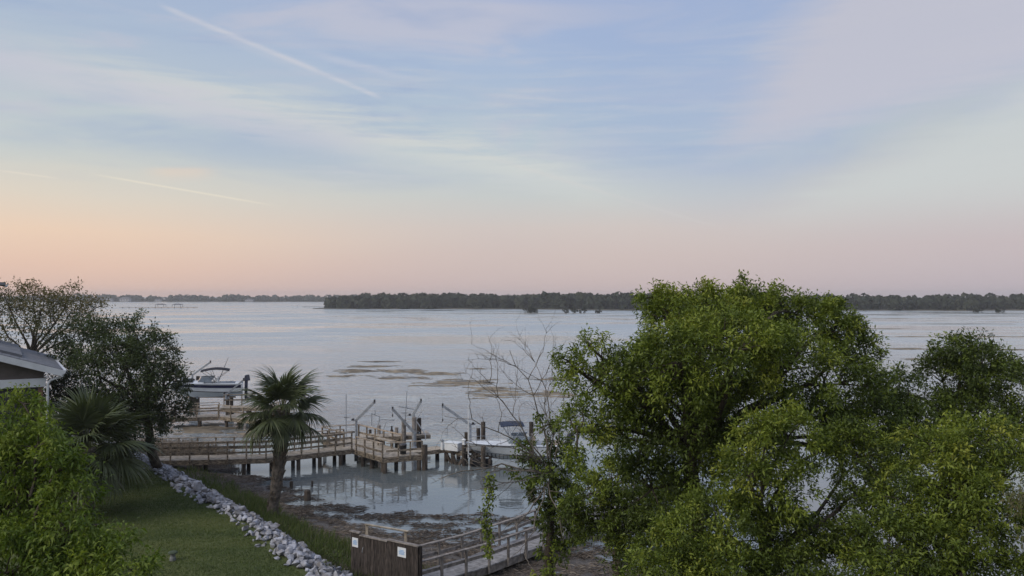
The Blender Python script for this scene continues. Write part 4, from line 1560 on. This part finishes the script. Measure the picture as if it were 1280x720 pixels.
def lift_right():
    root = thing('boat_lift', at(620, 578, 47.2), 'dark timber lift cradle with posts under the white open boat', 'boat lift')
    Y0, Y1 = 46.4, 49.2
    for px in (604, 664):
        for Y in (Y0, Y1):
            q = at(px, 560, Y)
            MB().tube([(q.x, q.y, -1), (q.x, q.y, 1.2 if Y == Y0 else 2.2)], .14, 9).build('piling', M_pile, root)
    for x in (-2.4, -1.3, 1.4):
        MB().beam((x, Y0 - .1, .32), (x, Y1 + .1, .32), .16, .24).build('cradle_beam', M_pile, root)
    MB().box((-1.85, 46.75, .18), (1.3, .5, .44)).build('float_tank', M_black, root, bevel=.03)
    for y in (47.1, 48.3):
        MB().beam((-2.6, y, .5), (3.0, y, .5), .12, .12).build('bunk', M_pile, root)
    for (px, top, Y) in ((583, 540, 48.6), (598, 535, 50), (604.5, 538, 50.2)):
        q = at(px, top, Y)
        MB().tube([(q.x, q.y, -1), (q.x, q.y, q.z)], .12, 9).build('piling', M_pile, root)


lift_right()

# ------------------------------------------------------------------ lower boardwalk, gate, small shore things


def lower_walk():
    root = thing('boardwalk', (-1, 27.6, .5), 'grey weathered boardwalk with railings leading from the gate out under the trees', 'boardwalk')
    dk = MB()
    A, B, C, D = Vector((-3.1, 25.2, .72)), Vector((-.85, 27.75, .55)), Vector((1.15, 30.2, .5)), Vector((6.4, 37.9, .5))
    off = Vector((-.92, .82, 0))
    kw = dict(dk=dk, mat=M_grey_wood, capmat=M_grey_wood, h=.82, mids=(.5,), pile_r=.10)
    walk(root, A, B, off, 4, 2, ends_n=(True, False), ends_f=(True, False), **kw)
    walk(root, B + Vector((.01, .012, 0)), C, off, 4, 2, ends_n=(True, False), ends_f=(True, False), **kw)
    walk(root, C + Vector((.01, .012, 0)), D, off, 8, 5, **kw)
    o = dk.build('deck_planks', pbr('grey_deck', (.25, .25, .26), .85, .25, 4, bump=.4), root)
    o['kind'] = 'stuff'


lower_walk()


def gate():
    g0, g1 = Vector((-5.32, 26.15, .62)), Vector((-2.92, 24.62, .62))
    d = (g1 - g0).normalized()
    n = Vector((d.y, -d.x, 0))                 # towards the house
    if n.y > 0:
        n = -n
    root = thing('gate', g0.lerp(g1, .5), 'dark board gate with a white notice at each side, closing the lower boardwalk', 'gate')
    top = 2.22
    L = (g1 - g0).length
    spans = [(0, .42, 2.24), (.42, 1.62, 2.17), (1.62, L, 2.22)]
    rng = random.Random(3)
    for si, (a, b, tz) in enumerate(spans):
        nb = max(2, round((b - a) / .145))
        for k in range(nb):
            s, e = a + (b - a) * k / nb + .004, a + (b - a) * (k + 1) / nb - .004
            mid = g0 + d * (s + e) / 2 + n * rng.uniform(-.004, .004)
            MB().beam(mid + Vector((0, 0, .03)), Vector((mid.x, mid.y, tz - rng.uniform(0, .012))), e - s, .026, up=tuple(n)).build('board', M_gate, root)
        p, q = g0 + d * (a - (.04 if si == 0 else -.005)), g0 + d * (b + (.05 if si == 2 else -.005))
        z = tz + .022
        MB().beam(Vector((p.x, p.y, z)), Vector((q.x, q.y, z)), .13, .04).build('cap', M_grey_wood, root)
        for zz_ in (.95, 1.9):
            pp, qq = p - n * .04, q - n * .04
            MB().beam(Vector((pp.x, pp.y, zz_)), Vector((qq.x, qq.y, zz_)), .04, .1).build('back_rail', M_gate, root)
    for s in (.02, .44, 1.64, L - .01):
        p = g0 + d * s - n * .10
        MB().beam(Vector((p.x, p.y, .1)), Vector((p.x, p.y, top - .02)), .1, .1, up=tuple(n)).build('post', M_gate, root)
    p = g0 + d * .56 + n * .03
    MB().tube([p + Vector((0, 0, 1.02)), p + n * .05 + Vector((.01, 0, 1.06)), p + n * .05 + Vector((.015, 0, 1.16)), p + Vector((0, 0, 1.2))], .010, 6).build('handle', M_galv, root)
    for nm, s, w, h, z, lab in (('notice', .20, .26, .30, 1.92, 'white notice with blue print beside the latch side of the gate'), ('notice', 2.20, .34, .30, 1.94, 'white notice with blue print at the boardwalk end of the gate')):
        c = g0 + d * s + n * .022
        c.z = z
        t = thing('notice_board', c, lab, 'sign')
        MB().beam(c - d * w / 2, c + d * w / 2, .008, h).build('panel', M_sign, t)
        pr = MB()
        for k in range(4):
            zz_ = h * (.20 - .13 * k)
            ww = w * (.24, .36, .30, .33)[k]
            cc = c + n * .0055 + Vector((0, 0, zz_))
            pr.beam(cc - d * ww, cc + d * ww, .002, h * .075)
        pr.build('print', M_sign_blue, t)


gate()


def small_shore():
    # sandy-coloured timber rail behind the gate
    a, b = on(457, 654, 1.05), on(511, 663, 1.05)
    root = thing('timber_rail', a.lerp(b, .5), 'short pale timber retaining rail with one post on the wrack behind the gate', 'rail')
    MB().beam(a, b, .09, .03).build('top_board', M_deck, root)
    MB().beam(a + Vector((.0, .05, -.04)), b + Vector((0, .05, -.04)), .03, .05).build('face_board', M_deck, root)
    for t in (.03, .93):
        p = a.lerp(b, t) + Vector((0, .12, 0))
        MB().beam(p - Vector((0, 0, 1.0)), p - Vector((0, 0, .06)), .10, .10).build('post', M_deck, root)
    # stubs of old pilings
    for (px, py, h, r, lab) in ((385, 624, .55, .16, 'thick dark stub of an old piling in the mud'), (365, 609, .45, .09, 'thin dark stake standing in the marsh right of the palm'), (391, 607, .5, .05, 'thinnest leaning stake at the water edge'), (432, 606, .0, 0, '')):
        if not lab:
            continue
        q = on(px, py, .02)
        q.z = float(ground_z(q.x, q.y))
        root = thing('piling_stub', q, lab, 'piling', 'old piling stubs in the marsh')
        MB().lathe(q - Vector((0, 0, .3)), [(r * 1.05, 0), (r, .3 + h * .9), (r * .7, .3 + h)], 9).build('shaft', M_pile, root)
    # capped post on the lawn
    q = on(217.5, 697, 1.55)
    q.z = float(ground_z(q.x, q.y))
    root = thing('lawn_marker', q, 'small grey post with a flat cap standing alone on the lawn', 'marker post')
    MB().lathe(q, [(.10, -.05), (.095, .10), (.075, .14), (.085, .24)], 12).build('post', M_stump, root)
    MB().lathe(q + Vector((0, 0, .24)), [(.15, 0), (.15, .03), (.11, .06)], 12).build('cap', pbr('marker_cap', (.06, .08, .05), .8, .2, 6), root)
    # white bucket left on the lower boardwalk
    q = on(782, 629, .5)
    q.z = .51
    root = thing('bucket', q, 'white upturned bucket on the lower boardwalk among the trees', 'bucket')
    MB().lathe(q, [(.17, 0), (.17, .02), (.14, .30)], 14).build('body', M_gel, root)
    MB().lathe(q + Vector((0, 0, .30)), [(.145, 0), (.14, .015)], 14).build('base', M_white, root)


small_shore()

# ------------------------------------------------------------------ house at the left edge


def house():
    ex, ey, ez = -18.25, 32.0, 7.05             # lower corner of the near gable
    root = thing('house', (ex, ey, 1.5), 'house corner at the left edge with grey roof, white fascia and dark screened porch', 'house')
    sl = .33                                   # roof pitch
    W, Ld = 9.0, 9.5                            # half roof run to the ridge, depth
    th = .10

    def slab(x0, x1, y0, y1, zed, t, nm, mat):
        m = MB()
        f = lambda x: zed + (ex - x) * sl
        m.hexa([(x0, y0, f(x0) - t), (x1, y0, f(x1) - t), (x1, y1, f(x1) - t), (x0, y1, f(x0) - t), (x0, y0, f(x0)), (x1, y0, f(x1)), (x1, y1, f(x1)), (x0, y1, f(x0))])
        return m.build(nm, mat, root)
    slab(ex - W, ex, ey - .1, ey + Ld, ez, .06, 'roof_deck', M_roof)
    # courses of roofing laid up the slope
    rc = MB()
    for k in range(30):
        x1 = ex + .03 - k * .30
        x0 = x1 - .33
        z1, z0 = ez + (ex - x1) * sl + .022, ez + (ex - x0) * sl + .006
        rc.hexa([(x0, ey - .13, z0 - .005), (x1, ey - .13, z1 - .018), (x1, ey + Ld, z1 - .018), (x0, ey + Ld, z0 - .005), (x0, ey - .13, z0 + .004), (x1, ey - .13, z1), (x1, ey + Ld, z1), (x0, ey + Ld, z0 + .004)])
    o = rc.build('roof_shingles', M_roof, root)
    o['kind'] = 'stuff'
    # raised second roof plane farther up and back
    m = MB()
    f = lambda x: ez + .12 + (ex - x) * sl
    x1 = ex - 1.35
    m.hexa([(ex - W, ey + 1.2, f(ex - W) - .14), (x1, ey + 1.2, f(x1) - .14), (x1, ey + Ld, f(x1) - .14), (ex - W, ey + Ld, f(ex - W) - .14), (ex - W, ey + 1.2, f(ex - W)), (x1, ey + 1.2, f(x1)), (x1, ey + Ld, f(x1)), (ex - W, ey + Ld, f(ex - W))])
    m.build('upper_roof', M_roof, root)
    # rake fascia
    m = MB()
    g = lambda x: ez + (ex - x) * sl - .005
    m.hexa([(ex - W, ey - .16, g(ex - W) - .26), (ex, ey - .16, g(ex) - .26), (ex, ey - .11, g(ex) - .26), (ex - W, ey - .11, g(ex - W) - .26), (ex - W, ey - .16, g(ex - W)), (ex, ey - .16, g(ex)), (ex, ey - .11, g(ex)), (ex - W, ey - .11, g(ex - W))])
    m.build('fascia', M_house_white, root)
    # gutter along the side eave with a bent downspout
    m = MB()
    m.hexa([(ex + .0, ey - .17, ez - .19), (ex + .10, ey - .17, ez - .15), (ex + .10, ey + Ld, ez - .15), (ex + .0, ey + Ld, ez - .19), (ex - .0, ey - .17, ez - .02), (ex + .15, ey - .17, ez - .02), (ex + .15, ey + Ld, ez - .02), (ex + .0, ey + Ld, ez - .02)])
    gt = m.build('gutter', M_house_white, root)
    m = MB()
    wx = ex - .62                               # wall line under the overhang
    m.tube([(ex + .04, ey + .02, ez - .15), (ex + .0, ey + .02, ez - .27), (wx + .2, ey + .04, ez - .42), (wx + .12, ey + .04, ez - .58), (wx + .12, ey + .04, 1.6)], .048, 8)
    m.build('downspout', M_house_white, root)
    # gable wall, frieze beam, porch screens
    yw = ey + .28
    MB().beam((ex - W, yw - .06, ez - .50), (wx + .06, yw - .06, ez - .50), .12, .34).build('frieze_beam', M_house_white, root)
    m = MB()
    m.add([(ex - W, yw, ez - .33), (wx, yw, ez - .33), (wx, yw, ez + (ex - wx) * sl - .08), (ex - W, yw, ez + W * sl - .08)], [(0, 1, 2, 3)])
    m.add([(ex - W, yw + .1, ez - .33), (wx, yw + .1, ez - .33), (wx, yw + .1, ez + (ex - wx) * sl - .08), (ex - W, yw + .1, ez + W * sl - .08)], [(3, 2, 1, 0)])
    m.build('gable_wall', M_housewall, root)
    zf = 3.9
    MB().beam((wx - .12, yw + .02, zf), (wx - .12, yw + .02, ez - .67), .16, .16).build('porch_post', M_brownpost, root)
    for k, x in enumerate((wx - 1.7, wx - 3.4, wx - 5.1, wx - 6.8)):
        MB().beam((x, yw + .02, zf), (x, yw + .02, ez - .67), .07, .09).build('porch_post', M_screen if k else M_housewall, root)
    for k in range(5):
        xa, xb = wx - .2 - 1.7 * k - (.02 if k else 0), wx - 1.66 - 1.7 * k
        MB().box(((xa + xb) / 2, yw + .03, (zf + ez - .67) / 2), (abs(xb - xa), .012, ez - .67 - zf)).build('screen_panel', M_screen, root)
    MB().box((wx - .04, yw + Ld / 2 - .1, (zf + ez - .35) / 2), (.06, Ld - .6, ez - .35 - zf)).build('side_wall', M_housewall, root)
    MB().box((ex - W / 2 - .3, ey + Ld / 2 + .2, zf - .15), (W - .6, Ld - .2, .3)).build('porch_floor', M_housewall, root)
    MB().box((ex - W / 2 - .4, ey + Ld / 2 + .4, (1.2 + zf - .3) / 2 + .0), (W - .9, Ld - .8, zf - .3 - 1.2)).build('lower_wall', M_housewall, root)
    # tip of the taller roof's eave
    RT = Matrix.Rotation(math.radians(33), 3, 'Z')
    e = RT.inverted() @ (at(7, 354, 36) - Vector((ex, ey, 0))) + Vector((ex, ey, 0))
    m = MB()
    m.hexa([(e.x - 4, e.y, e.z + .42), (e.x, e.y, e.z - .10), (e.x, e.y + 5, e.z - .10), (e.x - 4, e.y + 5, e.z + .42), (e.x - 4, e.y, e.z + .62), (e.x, e.y, e.z + .02), (e.x, e.y + 5, e.z + .02), (e.x - 4, e.y + 5, e.z + .62)])
    m.build('tall_roof', M_roof, root)
    m = MB()
    m.hexa([(e.x - .02, e.y - .02, e.z - .16), (e.x + .09, e.y - .02, e.z - .12), (e.x + .09, e.y + 5, e.z - .12), (e.x - .02, e.y + 5, e.z - .16), (e.x - .02, e.y - .02, e.z - .115), (e.x + .12, e.y - .02, e.z - .02), (e.x + .12, e.y + 5, e.z - .02), (e.x + .003, e.y + 5, e.z - .115)])
    m.build('tall_gutter', M_house_white, root)
    MB().box((e.x - 2.6, e.y + 2.6, (e.z + ez + .4) / 2), (3.6, 4.0, e.z - ez + 1.0)).build('tall_wall', M_housewall, root)
    root.rotation_euler = (0, 0, math.radians(33))


house()

# ------------------------------------------------------------------ far shores


def far_wood(name, label, x0, x1, y0, depth, htop, n, tree_r, seed, hvar=.25, q=110, base_y=None):
    rng = np.random.default_rng(seed)
    P, N, T, S = [], [], [], []
    for k in range(n):
        f = rng.random()
        x = x0 + (x1 - x0) * (k + rng.random()) / n
        y = (y0 if base_y is None else base_y(x)) + f * depth + rng.random() * 3
        hh = htop * (1 - hvar + hvar * 2 * rng.random() ** 1.5) * (.82 + .18 * f) * (.78 + .45 * fbm(np.array([x * .018]), np.array([seed * 3.3]), seed, 3)[0])
        r = tree_r * rng.uniform(.7, 1.3)
        m = q
        u = unit(rng.normal(size=(m, 3)))
        u[:, 1] = np.where(rng.random(m) < .6, -np.abs(u[:, 1]), u[:, 1])
        h0 = hh - r * .8
        low = rng.random(m) < .55
        pz = np.where(low, rng.uniform(0, 1, m) * h0, h0 + u[:, 2] * r * .8)
        rx = np.where(low, r * .95, r)
        P.append(np.stack([x + u[:, 0] * rx, y + u[:, 1] * rx, np.maximum(pz, .2)], 1))
        N.append(u)
        T.append(np.full(m, rng.uniform(.15, .75)) + rng.normal(0, .12, m))
        S.append(np.full(m, r * .42))
    P, N, T, S = map(np.concatenate, (P, N, T, S))
    n_ = len(P)
    N = unit(N + rng.normal(size=(n_, 3)) * .5)
    a = unit(np.cross(N, rng.normal(size=(n_, 3))))
    b = np.cross(N, a)
    s = (S * rng.uniform(.5, 1.3, n_))[:, None]
    v = np.stack([P - a * s, P - b * s * .8, P + a * s, P + b * s * .8], 1).reshape(-1, 3)
    v[:, 2] = np.maximum(v[:, 2], .05)
    return tag(place(name, np_mesh(name, v, np.arange(4 * n_).reshape(n_, 4), np.repeat(np.clip(T, 0, 1), 4)), L_far), label, kind='stuff')


def land(name, x0, x1, y0, y1, z, label, base_y=None):
    n = 60
    xs = np.linspace(x0, x1, n)
    e = fbm(xs * .02, xs * 0 + 3.3, 60, 4)
    yb = np.array([y0 if base_y is None else base_y(x) for x in xs])
    v, f = [], []
    for x, k, y in zip(xs, e, yb):
        v += [(x, y + k * 6 - 6, -.3), (x, y + k * 6 - 3, z), (x, y1, z + .3), (x, y1 + 20, -.4)]
    for i in range(n - 1):
        for j in range(3):
            f.append((4 * i + j, 4 * i + 4 + j, 4 * i + 5 + j, 4 * i + 1 + j))
    tag(place(name, np_mesh(name, np.array(v), np.array(f)), M_farland), label, kind='structure')


M_farland = pbr('far_marsh', (.10, .088, .06), .9, .3, .08)
isl = lambda x: np.interp(x, [-165, 0, 90, 200, 420], [650, 640, 590, 570, 575])
land('island_ground', -164, 480, 600, 800, .5, 'low muddy shore of the wooded island', isl)
far_wood('island_wood', 'long dark wood covering the island across the bay', -156, 95, 640, 70, 11.6, 160, 4.6, 71, .14, 130, isl)
far_wood('island_wood', 'taller end of the island wood behind the big tree', 20, 130, 590, 70, 13.0, 70, 4.6, 72, .2, 130, isl)
far_wood('island_wood', 'dark wood along the shore at the right edge', 125, 470, 575, 70, 10.8, 200, 4.2, 73, .16, 120, isl)
land('far_shore', -1100, -230, 1530, 1750, .8, 'low far shore at the left')
far_wood('far_wood', 'hazy tree line on the far left shore', -1100, -180, 1540, 120, 12.5, 260, 8.5, 75, .22, 90)
land('far_shore', -230, 500, 1900, 2100, .8, 'distant low shore behind the island')
far_wood('far_wood', 'faint distant tree line showing left of the island', -420, 300, 1900, 100, 14, 150, 10, 76, .15, 60)


def far_shrub(px, py, wpx, hpx, Y, label, seed):
    rng = np.random.default_rng(seed)
    c = on(px, py, .1)
    root = thing('islet_shrub', (c.x, c.y, .1), label, 'shrub', 'shrub clumps on the low islets')
    w, h = wpx / 2 / F * c.y, hpx / F * c.y
    lobes = []
    for k in range(7):
        x = c.x + rng.uniform(-.8, .8) * w
        hh = h * rng.uniform(.55, 1)
        lobes.append(((x, c.y + rng.normal(0, 1.2), hh * .55), hh * .5, .9, .45, 1))
    P, D, T, C = crown_points(lobes, 6, 12, rng)
    P[:, 2] = np.maximum(P[:, 2], .15)
    place('foliage', leaves_mesh('foliage', P - np.array([c.x, c.y, .1]), D, .8, .55, T, .2, rng), L_far, root)
    mb = MB()
    for l in lobes:
        mb.tube([(l[0][0], l[0][1], -.2), l[0]], [.12, .05], 5)
    mb.build('stem', M_bark, root)


far_shrub(665, 391.5, 22, 7, 490, 'dark compact shrub clump on the islet strip, farther from the big tree', 81)
far_shrub(716, 391.5, 36, 7, 490, 'wider lower shrub clump on the islet nearer the big tree', 82)
far_shrub(750, 391.5, 12, 3.5, 490, 'smallest low tuft on the islet strip by the big tree', 85)
far_shrub(1222, 390.5, 10, 4, 505, 'small low shrub on the water before the right shore', 83)
far_shrub(1250, 390.8, 14, 4.5, 500, 'shrub next to it, just in from the right edge', 84)


def far_house(px, py, wpx, hpx, Y, label, seed):
    c = at(px, py, Y)
    w, h = wpx / F * Y, hpx / F * Y
    root = thing('far_house', (c.x, c.y, 1.0), label, 'house', 'houses on the far left shore')
    MB().box((c.x, c.y, 1 + h * .32), (w, w * .7, h * .64)).build('wall', M_farwhite, root)
    MB().add([(c.x - w * .56, c.y - w * .4, 1 + h * .64), (c.x + w * .56, c.y - w * .4, 1 + h * .64), (c.x + w * .56, c.y + w * .4, 1 + h * .64), (c.x - w * .56, c.y + w * .4, 1 + h * .64), (c.x - w * .3, c.y, 1 + h), (c.x + w * .3, c.y, 1 + h)],
              [(0, 1, 5, 4), (1, 2, 5), (2, 3, 4, 5), (3, 0, 4), (3, 2, 1, 0)]).build('roof', M_farroof, root)
    for k in range(3):
        MB().box((c.x + (k - 1) * w * .3, c.y - w * .35 - .05, 1 + h * .35), (w * .12, .12, h * .25)).build('window', M_screen, root)


far_house(157, 375, 11, 5.5, 1520, 'pale far house standing highest among the far left trees', 1)
far_house(137, 376, 7, 4, 1515, 'smaller far house left of the pale one', 2)
far_house(198, 376.5, 7, 3, 1518, 'low far house right of the pale one, above the far dock', 3)
far_house(312, 376.5, 9, 3.5, 1520, 'far low house on the shore halfway to the island', 4)


def far_docks():
    Y = 690.0
    a, b = at(150, 386, Y), at(247, 386, Y)
    root = thing('far_dock', (b.x, Y, 0), 'long thin dock with two small roofs far out on the left', 'dock')
    MB().box(((a.x + b.x) / 2, Y, .8), (b.x - a.x, 2.5, .3)).build('deck', M_wood, root)
    for k in range(12):
        x = a.x + (b.x - a.x) * (k + .5) / 12
        MB().beam((x, Y - .8, -.5), (x, Y - .8, .7), .5, .5).build('piling', M_pile, root)
    for px in (201, 222):
        c = at(px, 381, Y)
        w = 4.2
        MB().add([(c.x - w, Y - 3, 3.0), (c.x + w, Y - 3, 3.0), (c.x + w, Y + 3, 3.0), (c.x - w, Y + 3, 3.0), (c.x - w * .5, Y, 4.0), (c.x + w * .5, Y, 4.0)], [(0, 1, 5, 4), (1, 2, 5), (2, 3, 4, 5), (3, 0, 4), (3, 2, 1, 0)]).build('boathouse_roof', M_farroof, root)
        for s in (-1, 1):
            for t in (-1, 1):
                MB().beam((c.x + s * w * .85, Y + t * 2.3, .9), (c.x + s * w * .85, Y + t * 2.3, 3.0), .25, .25).build('roof_post', M_wood, root)
    Y = 740.0
    a, b = at(378, 384, Y), at(408, 384, Y)
    root = thing('far_dock', (a.x, Y, 0), 'thin dock reaching left from the tip of the wooded island', 'dock')
    MB().box(((a.x + b.x) / 2, Y, .7), (b.x - a.x, 1.5, .25)).build('deck', M_wood, root)
    for k in range(5):
        x = a.x + (b.x - a.x) * (k + .5) / 5
        MB().beam((x, Y, -.5), (x, Y, .6), .3, .3).build('piling', M_pile, root)
    c = at(369, 385, Y)
    root = thing('covered_boat', (c.x, Y, 0), 'tiny white covered boat afloat left of the wooded island', 'boat')
    MB().add([(c.x - 2.6, Y - 1, 0), (c.x + 2.4, Y - 1, 0), (c.x + 2.4, Y + 1, 0), (c.x - 2.6, Y + 1, 0), (c.x - 3.0, Y - 1.2, .9), (c.x + 2.6, Y - 1.2, .9), (c.x + 2.6, Y + 1.2, .9), (c.x - 3.0, Y + 1.2, .9)], [(3, 2, 1, 0), (4, 5, 6, 7), (0, 1, 5, 4), (1, 2, 6, 5), (2, 3, 7, 6), (3, 0, 4, 7)]).build('hull', M_gel, root)
    MB().box((c.x, Y, 2.7), (4.6, 2.4, .25)).build('canopy', M_gel, root)
    for s in (-2, 2):
        for t in (-1, 1):
            MB().beam((c.x + s, Y + t, .9), (c.x + s, Y + t, 2.6), .1, .1).build('canopy_post', M_galv, root)


far_docks()

# ------------------------------------------------------------------ evening haze over the bay
hz = MB()
hz.hexa([(-1400, -90, -4), (1400, -90, -4), (1400, 2400, -4), (-1400, 2400, -4), (-1400, -90, 24), (1400, -90, 24), (1400, 2400, 24), (-1400, 2400, 24)])
hm = bpy.data.materials.new('haze_air')
hm.use_nodes = True
g_ = NT(hm.node_tree)
o_ = g_.n('ShaderNodeOutputMaterial')
pv = g_.n('ShaderNodeVolumePrincipled')
pv.inputs['Color'].default_value = (.95, .95, .97, 1)
pv.inputs['Density'].default_value = .00026
pv.inputs['Anisotropy'].default_value = .2
g_.t.links.new(pv.outputs[0], o_.inputs['Volume'])
HAZE = True
if HAZE:
    tag(hz.build('haze', hm), 'thin evening haze over the bay', kind='stuff')
